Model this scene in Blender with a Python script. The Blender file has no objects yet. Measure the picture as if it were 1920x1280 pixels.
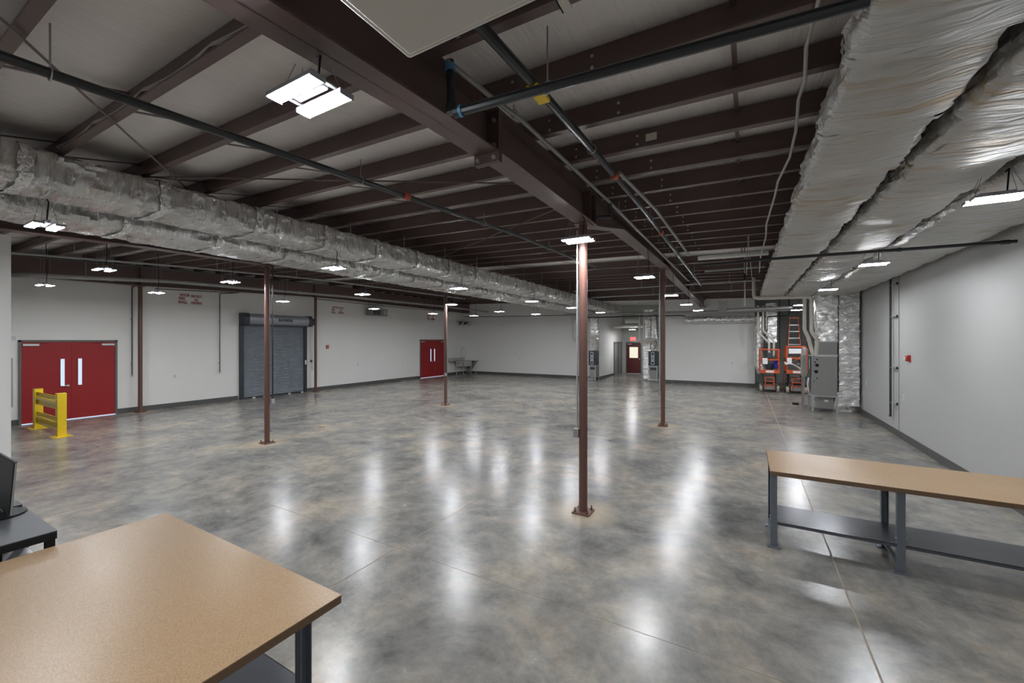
import bpy, bmesh, math, random
from mathutils import Vector, Matrix
random.seed(7)
sc = bpy.context.scene
COL = sc.collection

# ------------------------------------------------------------------ camera, world, exposure
cam_d = bpy.data.cameras.new('camera')
cam_d.sensor_width = 36.0
cam_d.lens = 765.0 / 1920.0 * 36.0
cam_d.shift_y = -2.0 / 1920.0
cam_d.clip_start = 0.05
cam_d.clip_end = 200
cam = bpy.data.objects.new('camera', cam_d)
cam.location = (0, 0, 2.2)
cam.rotation_euler = (math.radians(90), 0, math.radians(29.7))
COL.objects.link(cam)
sc.camera = cam

world = bpy.data.worlds.new('world')
world.use_nodes = True
world.node_tree.nodes['Background'].inputs[0].default_value = (0.75, 0.8, 0.9, 1)
world.node_tree.nodes['Background'].inputs[1].default_value = 0.05
sc.world = world

sc.view_settings.view_transform = 'Standard'
sc.view_settings.look = 'None'
sc.view_settings.gamma = 1.0
sc.view_settings.use_curve_mapping = False
sc.view_settings.exposure = 1.18
sc.cycles.diffuse_bounces = 6
LAMP = 138.0          # emission strength of the lamp diffusers

# ------------------------------------------------------------------ materials
MATS = {}


def new_mat(name):
    m = bpy.data.materials.new(name)
    m.use_nodes = True
    MATS[name] = m
    nt = m.node_tree
    return m, nt, nt.nodes['Principled BSDF']


def node(nt, kind, **kw):
    n = nt.nodes.new(kind)
    for k, v in kw.items():
        setattr(n, k, v)
    return n


def plain(name, col, rough=0.5, metal=0.0, var=0.06, scale=6.0, bump=0.0, bscale=60.0, stretch=(1, 1, 1), emit=None, es=0.0, spec=0.5):
    m, nt, b = new_mat(name)
    b.inputs['Roughness'].default_value = rough
    b.inputs['Metallic'].default_value = metal
    b.inputs['Specular IOR Level'].default_value = spec
    g = node(nt, 'ShaderNodeNewGeometry')
    mp = node(nt, 'ShaderNodeMapping')
    mp.inputs['Scale'].default_value = stretch
    nt.links.new(g.outputs['Position'], mp.inputs['Vector'])
    nz = node(nt, 'ShaderNodeTexNoise')
    nz.inputs['Scale'].default_value = scale
    nz.inputs['Detail'].default_value = 5
    nt.links.new(mp.outputs[0], nz.inputs['Vector'])
    mx = node(nt, 'ShaderNodeMix', data_type='RGBA')
    mx.inputs[6].default_value = tuple(c * (1 - var) for c in col) + (1,)
    mx.inputs[7].default_value = tuple(min(1, c * (1 + var)) for c in col) + (1,)
    nt.links.new(nz.outputs['Fac'], mx.inputs[0])
    nt.links.new(mx.outputs[2], b.inputs['Base Color'])
    if bump:
        nb = node(nt, 'ShaderNodeTexNoise')
        nb.inputs['Scale'].default_value = bscale
        nb.inputs['Detail'].default_value = 4
        nt.links.new(mp.outputs[0], nb.inputs['Vector'])
        bp = node(nt, 'ShaderNodeBump')
        bp.inputs['Strength'].default_value = bump
        bp.inputs['Distance'].default_value = 0.02
        nt.links.new(nb.outputs['Fac'], bp.inputs['Height'])
        nt.links.new(bp.outputs[0], b.inputs['Normal'])
    if emit:
        b.inputs['Emission Color'].default_value = tuple(emit) + (1,)
        b.inputs['Emission Strength'].default_value = es
    return m


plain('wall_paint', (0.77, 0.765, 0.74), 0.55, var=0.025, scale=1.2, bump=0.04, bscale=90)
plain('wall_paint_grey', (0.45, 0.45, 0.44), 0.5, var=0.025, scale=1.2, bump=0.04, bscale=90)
plain('wall_green', (0.42, 0.44, 0.41), 0.6, var=0.03, scale=1.2)
plain('base_grey', (0.085, 0.085, 0.082), 0.5)
plain('brown_steel', (0.12, 0.078, 0.071), 0.42, var=0.16, scale=3)
plain('column_brown', (0.13, 0.062, 0.048), 0.38, var=0.12, scale=3)
plain('black_pipe', (0.022, 0.026, 0.028), 0.35, var=0.15)
plain('grey_pipe', (0.33, 0.33, 0.33), 0.4, metal=0.3)
plain('galv', (0.5, 0.51, 0.52), 0.38, metal=0.75, var=0.12, scale=12)
plain('galv_dull', (0.30, 0.30, 0.285), 0.45, metal=0.25, var=0.08, scale=8)
plain('unit_grey', (0.26, 0.26, 0.245), 0.42, metal=0.15, var=0.05, scale=6)
plain('charcoal', (0.035, 0.043, 0.05), 0.4)
plain('silver_face', (0.40, 0.42, 0.46), 0.4, metal=0.3)
plain('black', (0.012, 0.012, 0.013), 0.5, spec=0.2)
plain('black_gloss', (0.008, 0.008, 0.009), 0.12)
plain('door_red', (0.31, 0.02, 0.022), 0.42, var=0.05, scale=3, spec=0.3)
plain('door_dark_red', (0.105, 0.014, 0.014), 0.4, var=0.06)
plain('frame_grey', (0.125, 0.125, 0.115), 0.45)
plain('shutter', (0.27, 0.30, 0.34), 0.42, metal=0.15, var=0.05)
plain('shutter_hood', (0.29, 0.31, 0.34), 0.35, metal=0.3, var=0.05)
plain('shutter_dark', (0.03, 0.036, 0.045), 0.45)
plain('yellow', (0.86, 0.60, 0.015), 0.35, var=0.07, scale=8)
plain('pvc', (0.62, 0.585, 0.52), 0.4, var=0.04)
plain('white_plastic', (0.74, 0.74, 0.72), 0.4, var=0.02)
plain('paper', (0.7, 0.7, 0.72), 0.7, var=0.03)
plain('red_plastic', (0.42, 0.02, 0.02), 0.4)
plain('sign_red', (0.30, 0.028, 0.035), 0.6, var=0.1, scale=30)
plain('orange', (0.52, 0.085, 0.026), 0.4, var=0.08)
plain('tyre', (0.36, 0.30, 0.24), 0.7)
plain('bench_steel', (0.15, 0.17, 0.20), 0.38, metal=0.2, var=0.08)
plain('shelf_steel', (0.09, 0.10, 0.12), 0.26, metal=0.2, var=0.12, scale=5)
plain('desk_top', (0.075, 0.08, 0.09), 0.5, var=0.15, scale=140)
plain('stainless', (0.55, 0.55, 0.53), 0.28, metal=0.85, var=0.05)
plain('panel_beige', (0.62, 0.60, 0.55), 0.5, var=0.03, scale=3)
plain('cable_white', (0.42, 0.41, 0.39), 0.5)
plain('blue_tape', (0.09, 0.28, 0.5), 0.5)
plain('tag_cream', (0.6, 0.57, 0.5), 0.6)
plain('clamp_red', (0.45, 0.07, 0.03), 0.5)
plain('lamp_body', (0.30, 0.30, 0.33), 0.45, var=0.02)
plain('glass_gap_glow', (0.55, 0.68, 0.82), 0.1, var=0.02, emit=(0.62, 0.78, 1.0), es=0.28)  # lit vision panes, plus the painted light leak under the red doors
plain('door_glass', (0.62, 0.6, 0.5), 0.15, var=0.02, emit=(1.0, 0.93, 0.74), es=0.3)
plain('exit_glow', (0.5, 0.03, 0.03), 0.4, emit=(1.0, 0.07, 0.06), es=1.1)
plain('filler', (0.30, 0.255, 0.19), 0.7, var=0.1, scale=10)
plain('blue_cloth', (0.02, 0.02, 0.28), 0.8)
plain('wood', (0.33, 0.22, 0.09), 0.6)
plain('mdf_edge', (0.165, 0.098, 0.055), 0.65, var=0.18, scale=40, stretch=(1, 1, 8))
m, nt, b = new_mat('lamp_glow')
b.inputs['Base Color'].default_value = (0.9, 0.9, 0.9, 1)
b.inputs['Emission Color'].default_value = (0.93, 0.96, 1.0, 1)
b.inputs['Emission Strength'].default_value = LAMP

# foil wrap
def foil(name, stretch, brown, rough=0.36, tone=0.55, crease=1.6, metal=0.7, detail=8, ridge=0.12, strength=0.75):
    m, nt, b = new_mat(name)
    b.inputs['Metallic'].default_value = metal
    g = node(nt, 'ShaderNodeNewGeometry')
    mp = node(nt, 'ShaderNodeMapping')
    mp.inputs['Scale'].default_value = stretch
    nt.links.new(g.outputs['Position'], mp.inputs['Vector'])
    n1 = node(nt, 'ShaderNodeTexNoise')
    n1.inputs['Scale'].default_value = 2.0
    n1.inputs['Detail'].default_value = detail
    n1.inputs['Distortion'].default_value = 0.6
    nt.links.new(mp.outputs[0], n1.inputs['Vector'])
    n2 = node(nt, 'ShaderNodeTexNoise')
    n2.inputs['Scale'].default_value = 1.3
    n2.inputs['Detail'].default_value = 6
    nt.links.new(mp.outputs[0], n2.inputs['Vector'])
    r = node(nt, 'ShaderNodeValToRGB')
    r.color_ramp.elements[0].position = 0.52
    r.color_ramp.elements[0].color = (tone, tone, tone * 0.98, 1)
    r.color_ramp.elements[1].position = 0.72
    r.color_ramp.elements[1].color = brown + (1,)
    nt.links.new(n2.outputs['Fac'], r.inputs[0])
    nt.links.new(r.outputs[0], b.inputs['Base Color'])
    rr = node(nt, 'ShaderNodeMapRange')
    rr.inputs['To Min'].default_value = rough - 0.1
    rr.inputs['To Max'].default_value = rough + 0.12
    nt.links.new(n1.outputs['Fac'], rr.inputs['Value'])
    nt.links.new(rr.outputs[0], b.inputs['Roughness'])
    v = node(nt, 'ShaderNodeTexNoise', noise_type='RIDGED_MULTIFRACTAL')
    v.inputs['Scale'].default_value = crease
    v.inputs['Detail'].default_value = 3
    v.inputs['Distortion'].default_value = 0.8
    nt.links.new(mp.outputs[0], v.inputs['Vector'])
    ma = node(nt, 'ShaderNodeMath', operation='MULTIPLY_ADD')
    ma.inputs[1].default_value = ridge
    nt.links.new(v.outputs['Fac'], ma.inputs[0])
    nt.links.new(n1.outputs['Fac'], ma.inputs[2])
    bp = node(nt, 'ShaderNodeBump')
    bp.inputs['Strength'].default_value = strength
    bp.inputs['Distance'].default_value = 0.05
    nt.links.new(ma.outputs[0], bp.inputs['Height'])
    nt.links.new(bp.outputs[0], b.inputs['Normal'])
    return m


foil('foil_streaked', (1.2, 9.0, 2.2), (0.48, 0.38, 0.27), rough=0.44, tone=0.58, metal=0.68, ridge=0.2, strength=1.0)
foil('foil_crumpled', (1.5, 7.0, 1.8), (0.66, 0.62, 0.59), rough=0.28, tone=0.70, metal=0.78, detail=6, ridge=0.15, crease=1.2, strength=0.95)
foil('foil_upright', (2.2, 2.2, 4.5), (0.70, 0.69, 0.67), rough=0.26, tone=0.74, metal=0.7, detail=4, ridge=0.10, crease=1.0)
foil('foil_tape', (6.0, 10.0, 6.0), (0.80, 0.79, 0.77), rough=0.24, tone=0.82, metal=0.8, detail=4, ridge=0.2, crease=1.0, strength=1.0)

# roof insulation facing: white vinyl with fine drawn wrinkles
m, nt, b = new_mat('insulation')
b.inputs['Roughness'].default_value = 0.5
g = node(nt, 'ShaderNodeNewGeometry')
mp = node(nt, 'ShaderNodeMapping')
mp.inputs['Scale'].default_value = (14, 1.1, 1)
mp.inputs['Rotation'].default_value = (0, 0, 0.12)
nt.links.new(g.outputs['Position'], mp.inputs['Vector'])
nz = node(nt, 'ShaderNodeTexNoise')
nz.inputs['Scale'].default_value = 2.2
nz.inputs['Detail'].default_value = 7
nt.links.new(mp.outputs[0], nz.inputs['Vector'])
mx = node(nt, 'ShaderNodeMix', data_type='RGBA')
mx.inputs[6].default_value = (0.80, 0.76, 0.745, 1)
mx.inputs[7].default_value = (0.92, 0.89, 0.875, 1)
nt.links.new(nz.outputs['Fac'], mx.inputs[0])
nt.links.new(mx.outputs[2], b.inputs['Base Color'])
bp = node(nt, 'ShaderNodeBump')
bp.inputs['Strength'].default_value = 0.5
bp.inputs['Distance'].default_value = 0.03
nt.links.new(nz.outputs['Fac'], bp.inputs['Height'])
nt.links.new(bp.outputs[0], b.inputs['Normal'])

# sealed mottled concrete with pale rings of grout under the columns
COLUMNS = [(-1.80, 5.0), (-1.83, 11.05), (-8.9, 5.0), (-8.85, 10.95), (-16.1, 5.22), (-15.95, 11.0)]
m, nt, b = new_mat('concrete')
g = node(nt, 'ShaderNodeNewGeometry')
n1 = node(nt, 'ShaderNodeTexNoise')
n1.inputs['Scale'].default_value = 0.95
n1.inputs['Detail'].default_value = 9
n1.inputs['Roughness'].default_value = 0.68
n1.inputs['Distortion'].default_value = 0.5
nt.links.new(g.outputs['Position'], n1.inputs['Vector'])
r1 = node(nt, 'ShaderNodeValToRGB')
e = r1.color_ramp.elements
e[0].position = 0.34
e[0].color = (0.128, 0.128, 0.123, 1)
e[1].position = 0.68
e[1].color = (0.36, 0.31, 0.245, 1)
ee = r1.color_ramp.elements.new(0.5)
ee.color = (0.235, 0.224, 0.203, 1)
nt.links.new(n1.outputs['Fac'], r1.inputs[0])
n2 = node(nt, 'ShaderNodeTexNoise')
n2.inputs['Scale'].default_value = 3.4
n2.inputs['Detail'].default_value = 10
n2.inputs['Roughness'].default_value = 0.75
nt.links.new(g.outputs['Position'], n2.inputs['Vector'])
mr = node(nt, 'ShaderNodeMapRange')
mr.inputs['From Min'].default_value = 0.3
mr.inputs['From Max'].default_value = 0.7
mr.inputs['To Min'].default_value = 0.66
mr.inputs['To Max'].default_value = 1.34
nt.links.new(n2.outputs['Fac'], mr.inputs['Value'])
mm = node(nt, 'ShaderNodeMix', data_type='RGBA', blend_type='MULTIPLY')
mm.inputs[0].default_value = 1.0
nt.links.new(r1.outputs[0], mm.inputs[6])
nt.links.new(mr.outputs[0], mm.inputs[7])
last = mm.outputs[2]
sx = node(nt, 'ShaderNodeMath', operation='MULTIPLY')
sx.inputs[1].default_value = 0.5
nt.links.new(n2.outputs['Fac'], sx.inputs[0])
prev = None
for (cx, cy) in COLUMNS:
    d = node(nt, 'ShaderNodeVectorMath', operation='DISTANCE')
    d.inputs[1].default_value = (cx, cy, 0)
    nt.links.new(g.outputs['Position'], d.inputs[0])
    if prev is None:
        prev = d.outputs['Value']
    else:
        mn = node(nt, 'ShaderNodeMath', operation='MINIMUM')
        nt.links.new(prev, mn.inputs[0])
        nt.links.new(d.outputs['Value'], mn.inputs[1])
        prev = mn.outputs[0]
ad = node(nt, 'ShaderNodeMath', operation='ADD')
nt.links.new(prev, ad.inputs[0])
nt.links.new(sx.outputs[0], ad.inputs[1])
rg = node(nt, 'ShaderNodeMapRange')
rg.inputs['From Min'].default_value = 0.45
rg.inputs['From Max'].default_value = 0.75
rg.inputs['To Min'].default_value = 0.75
rg.inputs['To Max'].default_value = 0.0
nt.links.new(ad.outputs[0], rg.inputs['Value'])
mt = node(nt, 'ShaderNodeMix', data_type='RGBA')
nt.links.new(rg.outputs[0], mt.inputs[0])
nt.links.new(last, mt.inputs[6])
mt.inputs[7].default_value = (0.46, 0.38, 0.27, 1)
nt.links.new(mt.outputs[2], b.inputs['Base Color'])
rr = node(nt, 'ShaderNodeMapRange')
rr.inputs['To Min'].default_value = 0.16
rr.inputs['To Max'].default_value = 0.33
nt.links.new(n2.outputs['Fac'], rr.inputs['Value'])
nt.links.new(rr.outputs[0], b.inputs['Roughness'])
# particle board bench top
m, nt, b = new_mat('particle_board')
b.inputs['Roughness'].default_value = 0.4
b.inputs['Specular IOR Level'].default_value = 0.35
g = node(nt, 'ShaderNodeNewGeometry')
n1 = node(nt, 'ShaderNodeTexNoise')
n1.inputs['Scale'].default_value = 170
n1.inputs['Detail'].default_value = 3
nt.links.new(g.outputs['Position'], n1.inputs['Vector'])
n2 = node(nt, 'ShaderNodeTexNoise')
n2.inputs['Scale'].default_value = 1.6
nt.links.new(g.outputs['Position'], n2.inputs['Vector'])
r1 = node(nt, 'ShaderNodeValToRGB')
r1.color_ramp.elements[0].position = 0.3
r1.color_ramp.elements[0].color = (0.27, 0.168, 0.086, 1)
r1.color_ramp.elements[1].position = 0.7
r1.color_ramp.elements[1].color = (0.43, 0.285, 0.158, 1)
nt.links.new(n1.outputs['Fac'], r1.inputs[0])
nt.links.new(r1.outputs[0], b.inputs['Base Color'])
rr = node(nt, 'ShaderNodeMapRange')
rr.inputs['To Min'].default_value = 0.26
rr.inputs['To Max'].default_value = 0.42
nt.links.new(n2.outputs['Fac'], rr.inputs['Value'])
nt.links.new(rr.outputs[0], b.inputs['Roughness'])


# ------------------------------------------------------------------ mesh helpers
OFF = {}


class MB:
    def __init__(self):
        self.v = []
        self.f = []

    def box(self, x0, x1, y0, y1, z0, z1):
        i = len(self.v)
        self.v += [(x0, y0, z0), (x1, y0, z0), (x1, y1, z0), (x0, y1, z0), (x0, y0, z1), (x1, y0, z1), (x1, y1, z1), (x0, y1, z1)]
        self.f += [(i, i + 3, i + 2, i + 1), (i + 4, i + 5, i + 6, i + 7), (i, i + 1, i + 5, i + 4), (i + 1, i + 2, i + 6, i + 5), (i + 2, i + 3, i + 7, i + 6), (i + 3, i, i + 4, i + 7)]
        return self

    def bar(self, p0, p1, w, h, up=(0, 0, 1)):
        p0, p1 = Vector(p0), Vector(p1)
        t = (p1 - p0).normalized()
        s = t.cross(Vector(up))
        if s.length < 1e-4:
            s = Vector((1, 0, 0))
        s.normalize()
        u = s.cross(t)
        i = len(self.v)
        for p in (p0, p1):
            for a, c in ((-1, -1), (1, -1), (1, 1), (-1, 1)):
                self.v.append(tuple(p + s * a * w / 2 + u * c * h / 2))
        self.f += [(i, i + 1, i + 2, i + 3), (i + 7, i + 6, i + 5, i + 4)] + [(i + k, i + 4 + k, i + 4 + (k + 1) % 4, i + (k + 1) % 4) for k in range(4)]
        return self

    def tube(self, pts, r, n=8, cap=True):
        pts = [Vector(p) for p in pts]
        i = len(self.v)
        ref = None
        for k, p in enumerate(pts):
            a = pts[max(k - 1, 0)]
            c = pts[min(k + 1, len(pts) - 1)]
            t = (c - a).normalized()
            if ref is None:
                ref = Vector((0, 0, 1)) if abs(t.z) < 0.9 else Vector((1, 0, 0))
            s = t.cross(ref)
            if s.length < 1e-3:
                s = t.cross(Vector((0.3, 1, 0.2)))
            s.normalize()
            u = s.cross(t).normalized()
            ref = u
            rk = r[k] if isinstance(r, (list, tuple)) else r
            if 0 < k < len(pts) - 1:
                t0 = (p - pts[k - 1]).normalized()
                cs = max(0.6, t0.dot(t))
            else:
                cs = 1
            for q in range(n):
                an = 2 * math.pi * q / n
                self.v.append(tuple(p + (s * math.cos(an) + u * math.sin(an)) * rk / (cs if cs > 0.6 else 0.75)))
        for k in range(len(pts) - 1):
            for q in range(n):
                a = i + k * n + q
                c = i + k * n + (q + 1) % n
                self.f.append((a, c, c + n, a + n))
        if cap:
            self.f.append(tuple(i + q for q in reversed(range(n))))
            self.f.append(tuple(i + (len(pts) - 1) * n + q for q in range(n)))
        return self

    def prism(self, poly, d0, d1, axis='x'):
        """poly: list of 2D points; axis x -> (y,z), y -> (x,z), z -> (x,y)"""
        i = len(self.v)
        n = len(poly)
        for d in (d0, d1):
            for (a, c) in poly:
                self.v.append((d, a, c) if axis == 'x' else (a, d, c) if axis == 'y' else (a, c, d))
        self.f.append(tuple(i + k for k in reversed(range(n))))
        self.f.append(tuple(i + n + k for k in range(n)))
        for k in range(n):
            self.f.append((i + k, i + (k + 1) % n, i + n + (k + 1) % n, i + n + k))
        return self

    def grid(self, nx, ny, fn):
        i = len(self.v)
        for a in range(nx + 1):
            for c in range(ny + 1):
                self.v.append(fn(a / nx, c / ny))
        for a in range(nx):
            for c in range(ny):
                k = i + a * (ny + 1) + c
                self.f.append((k, k + ny + 1, k + ny + 2, k + 1))
        return self

    def mesh(self, name, off=(0, 0, 0), smooth=True, angle=35):
        me = bpy.data.meshes.new(name)
        me.from_pydata([(a - off[0], c - off[1], d - off[2]) for a, c, d in self.v], [], self.f)
        bm = bmesh.new()
        bm.from_mesh(me)
        bmesh.ops.recalc_face_normals(bm, faces=bm.faces)
        bm.to_mesh(me)
        bm.free()
        if smooth:
            for p in me.polygons:
                p.use_smooth = True
            me.set_sharp_from_angle(angle=math.radians(angle))
        return me

    def build(self, name, mat, parent=None, smooth=True, bevel=0.0, flip=False):
        off = OFF.get(parent, (0, 0, 0)) if parent else (0, 0, 0)
        me = self.mesh(name, off, smooth)
        if flip:
            me.flip_normals()
        me.materials.append(MATS[mat])
        o = bpy.data.objects.new(name, me)
        COL.objects.link(o)
        if parent:
            o.parent = parent
        OFF[o] = off
        if bevel:
            md = o.modifiers.new('bevel', 'BEVEL')
            md.width = bevel
            md.segments = 2
            md.limit_method = 'ANGLE'
        return o


def tag(o, label, cat, group=None):
    o['label'] = label
    o['category'] = cat
    if group:
        o['group'] = group
    return o


def thing(name, label, cat, loc=(0, 0, 0), group=None):
    o = bpy.data.objects.new(name, None)
    o.empty_display_size = 0.1
    o.location = loc
    COL.objects.link(o)
    OFF[o] = tuple(loc)
    return tag(o, label, cat, group)


def struct(o):
    o['kind'] = 'structure'
    return o


def copy_tree(o, loc=None, parent=None):
    c = o.copy()
    COL.objects.link(c)
    if parent:
        c.parent = parent
    if loc is not None:
        c.location = loc
    OFF[c] = tuple(c.location)
    for ch in list(o.children):
        copy_tree(ch, None, c)
    return c


def place(me, name, mat, parent, loc, rot=(0, 0, 0)):
    """an object that shares mesh data; loc is in world space"""
    o = bpy.data.objects.new(name, me)
    if not me.materials:
        me.materials.append(MATS[mat])
    COL.objects.link(o)
    off = OFF.get(parent, (0, 0, 0)) if parent else (0, 0, 0)
    o.location = (loc[0] - off[0], loc[1] - off[1], loc[2] - off[2])
    o.rotation_euler = rot
    if parent:
        o.parent = parent
    OFF[o] = tuple(loc)
    return o


def B(name, mat, parent, *a, bevel=0.0):
    return MB().box(*a).build(name, mat, parent, bevel=bevel)


# ------------------------------------------------------------------ the shell
XL, XR, YF, YB = -16.35, 3.05, 22.5, -5.0
RIDGE = 11.9
DEPTH = 0.20


def zb(x, y):
    """underside of the purlins"""
    yy = min(y, RIDGE)
    z = 3.886 - 0.0259 * x + 0.0295 * yy
    if y > RIDGE:
        z -= 0.006 * (y - RIDGE)
    return z


# floor: filler bed with saw-cut concrete panels on it
fl = struct(MB().box(XL - 0.2, XR + 0.2, YB - 0.2, 27.6, -0.2, -0.002).build('floor', 'filler'))
jx = [XL - 0.1, -11.8, -7.55, -3.2, 0.77, XR + 0.1]
jy = [YB - 0.1, -2.9, 3.15, 9.2, 15.3, 21.4, 27.5]
for i in range(len(jx) - 1):
    for j in range(len(jy) - 1):
        gx0 = 0.007 if i else 0
        gx1 = 0.007 if i < len(jx) - 2 else 0
        MB().box(jx[i] + gx0, jx[i + 1] - gx1, jy[j] + 0.003, jy[j + 1] - 0.003, -0.15, 0.0).build('floor_slab', 'concrete', fl)

H = 4.75
wl = struct(B('wall_left', 'wall_paint', None, XL - 0.25, XL, YB - 0.2, YF + 0.25, -0.1, H + 0.4))
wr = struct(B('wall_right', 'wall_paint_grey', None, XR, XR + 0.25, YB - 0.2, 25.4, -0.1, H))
wb = struct(B('wall_back', 'wall_paint', None, XL, XR, YB - 0.25, YB, -0.1, H + 0.4))
mb = MB().box(XL, -7.15, YF, YF + 0.25, -0.1, H + 0.4).box(-3.6, 0.42, YF, YF + 0.25, -0.1, H + 0.4)
wf = struct(mb.build('wall_far', 'wall_paint'))
struct(B('wall_corridor_side', 'wall_paint', None, -7.4, -7.15, YF + 0.25, 27.6, -0.1, H + 0.4))
struct(B('wall_corridor_inner', 'wall_green', None, -3.6, -3.35, YF + 0.25, 27.6, -0.1, H + 0.4))
struct(B('wall_corridor_end', 'wall_green', None, -7.4, -3.35, 27.4, 27.65, -0.1, H + 0.4))
struct(B('wall_recess_back', 'wall_green', None, 0.2, XR, 25.0, 25.25, -0.1, H + 0.4))
struct(B('wall_recess_side', 'wall_green', None, 0.17, 0.42, YF + 0.25, 25.0, -0.1, H + 0.4))
wp = struct(B('wall_partition', 'wall_paint', None, -9.12, -9.0, YB, 1.5, -0.1, 3.68))
for nm, a in (('baseboard_left', [(XL, XL + 0.012, YB, 2.84), (XL, XL + 0.012, 4.76, 8.12), (XL, XL + 0.012, 10.86, 17.88), (XL, XL + 0.012, 20.08, YF)]),
              ('baseboard_right', [(XR - 0.012, XR, YB, 25.0)]),
              ('baseboard_far', [(XL, -7.15, YF - 0.012, YF), (-3.6, 0.42, YF - 0.012, YF)]),
              ('baseboard_corridor', [(-7.15, -7.138, YF, 25.4), (-3.612, -3.6, YF, 27.4)]),
              ('baseboard_partition', [(-9.0, -8.988, YB, 1.5)])):
    mb = MB()
    for (x0, x1, y0, y1) in a:
        mb.box(x0, x1, y0, y1, 0, 0.15)
    struct(mb.build(nm, 'base_grey'))

# ceiling: sagging insulation blanket, purlins as its children
PY = [0.674 + 0.67 * i for i in range(-8, 15)]
PY += [11.92, 13.2] + [13.2 + 0.67 * k for k in range(1, 14)]
mb = MB()
ys = []
for a, c in zip(PY[:-1], PY[1:]):
    for k in range(6):
        ys.append((a + (c - a) * k / 6, math.sin(math.pi * k / 6)))
ys.append((PY[-1], 0))
ys = [(YB - 0.3, 0)] + ys + [(27.6, 0)]
NX = 40


def cf(u, v):
    k = int(round(v * (len(ys) - 1)))
    y, s = ys[k]
    x = XL - 0.3 + u * (XR + 0.6 - XL)
    sag = -0.035 * s * (1 + 0.4 * math.sin(x * 2.1 + y * 3))
    return (x, y, zb(x, y) + DEPTH + 0.02 + sag)


mb.grid(NX, len(ys) - 1, cf)
ceil = struct(mb.build('ceiling', 'insulation', smooth=True))
xa, xb = XL + 0.02, XR - 0.02
for y in PY:
    if y < -4.8 or y > 22.4:
        continue
    mb = MB()
    z0, z1 = zb(xa, y), zb(xb, y)
    # Z section: bottom flange towards the camera, web, top flange
    sect = [(-0.062, 0.016), (-0.062, 0), (0.004, 0), (0.004, DEPTH - 0.004), (0.062, DEPTH - 0.004), (0.062, DEPTH), (0, DEPTH), (0, 0.004), (-0.058, 0.004), (-0.058, 0.016)]
    i = 0
    for (x, z) in ((xa, z0), (xb, z1)):
        for (dy, dz) in sect:
            mb.v.append((x, y + dy, z + dz))
    n = len(sect)
    for k in range(n):
        mb.f.append((k, (k + 1) % n, n + (k + 1) % n, n + k))
    mb.f.append(tuple(range(n)))
    mb.f.append(tuple(n + k for k in range(n)))
    mb.build('purlin', 'brown_steel', ceil, smooth=False)
# bridging straps running from the foot of one purlin to the head of the next
for X in (-0.06, -4.35, -6.2, -11.4, -13.6):
    for a, c in zip(PY[:-1], PY[1:]):
        if a < -0.8 or c > 13:
            continue
        MB().bar((X, a, zb(X, a) + 0.03), (X, c, zb(X, c) + 0.17), 0.032, 0.006).build('bridging_strap', 'brown_steel', ceil, smooth=False)
# bolt heads on the nearer purlins beside the rafter
bolt_me = MB().tube([(0, -0.012, 0), (0, 0.002, 0)], 0.013, 6).mesh('bolt')
for y in PY:
    if 0.5 < y < 11:
        for (X, dz) in ((-1.52, 0.06), (-1.52, 0.14), (-2.02, 0.06), (-2.02, 0.14), (-0.9, 0.06), (-0.9, 0.14)):
            place(bolt_me, 'bolt', 'galv', ceil, (X, y - 0.002, zb(X, y) + dz))

# ------------------------------------------------------------------ rafters
def rafter(X, prof, label, y0, y1, stiff, splice=None):
    r = thing('roof_rafter', label, 'rafter', (X, prof[0][0], prof[0][1]))

    def bot(y):
        for (a, za), (c, zc) in zip(prof[:-1], prof[1:]):
            if a <= y <= c:
                return za + (zc - za) * (y - a) / (c - a)
        return prof[-1][1]
    top = [(p[0], zb(X, p[0]) - 0.004) for p in prof]
    if not any(abs(p[0] - RIDGE) < 0.01 for p in prof):
        top = [t for t in top if t[0] < RIDGE] + [(RIDGE, zb(X, RIDGE) - 0.004)] + [t for t in top if t[0] > RIDGE]
    MB().prism(list(prof) + list(reversed(top)), X - 0.005, X + 0.005, 'x').build('web', 'brown_steel', r, smooth=False)
    for nm, line, dz in (('bottom_flange', prof, 0.014), ('top_flange', top, -0.014)):
        mb = MB()
        mb.prism(list(line) + [(a, c + dz) for a, c in reversed(line)], X - 0.11, X + 0.11, 'x')
        mb.build(nm, 'brown_steel', r, smooth=False)
    for y in stiff:
        for s in (-1, 1):
            MB().box(X + s * 0.006, X + s * 0.105, y - 0.006, y + 0.006, bot(y) + 0.014, zb(X, y) - 0.018).build('stiffener', 'brown_steel', r, smooth=False)
    if splice:
        for dy in (-0.014, 0.014):
            MB().box(X - 0.115, X + 0.115, splice + dy - 0.011, splice + dy + 0.011, bot(splice) - 0.075, zb(X, splice) - 0.02).build('splice_plate', 'brown_steel', r, smooth=False)
        for bx in (-0.075, 0.075):
            for bz in (bot(splice) - 0.045, bot(splice) + 0.05, zb(X, splice) - 0.1):
                MB().tube([(X + bx, splice - 0.045, bz), (X + bx, splice - 0.02, bz)], 0.017, 6).build('bolt', 'galv', r)
    return r


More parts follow.
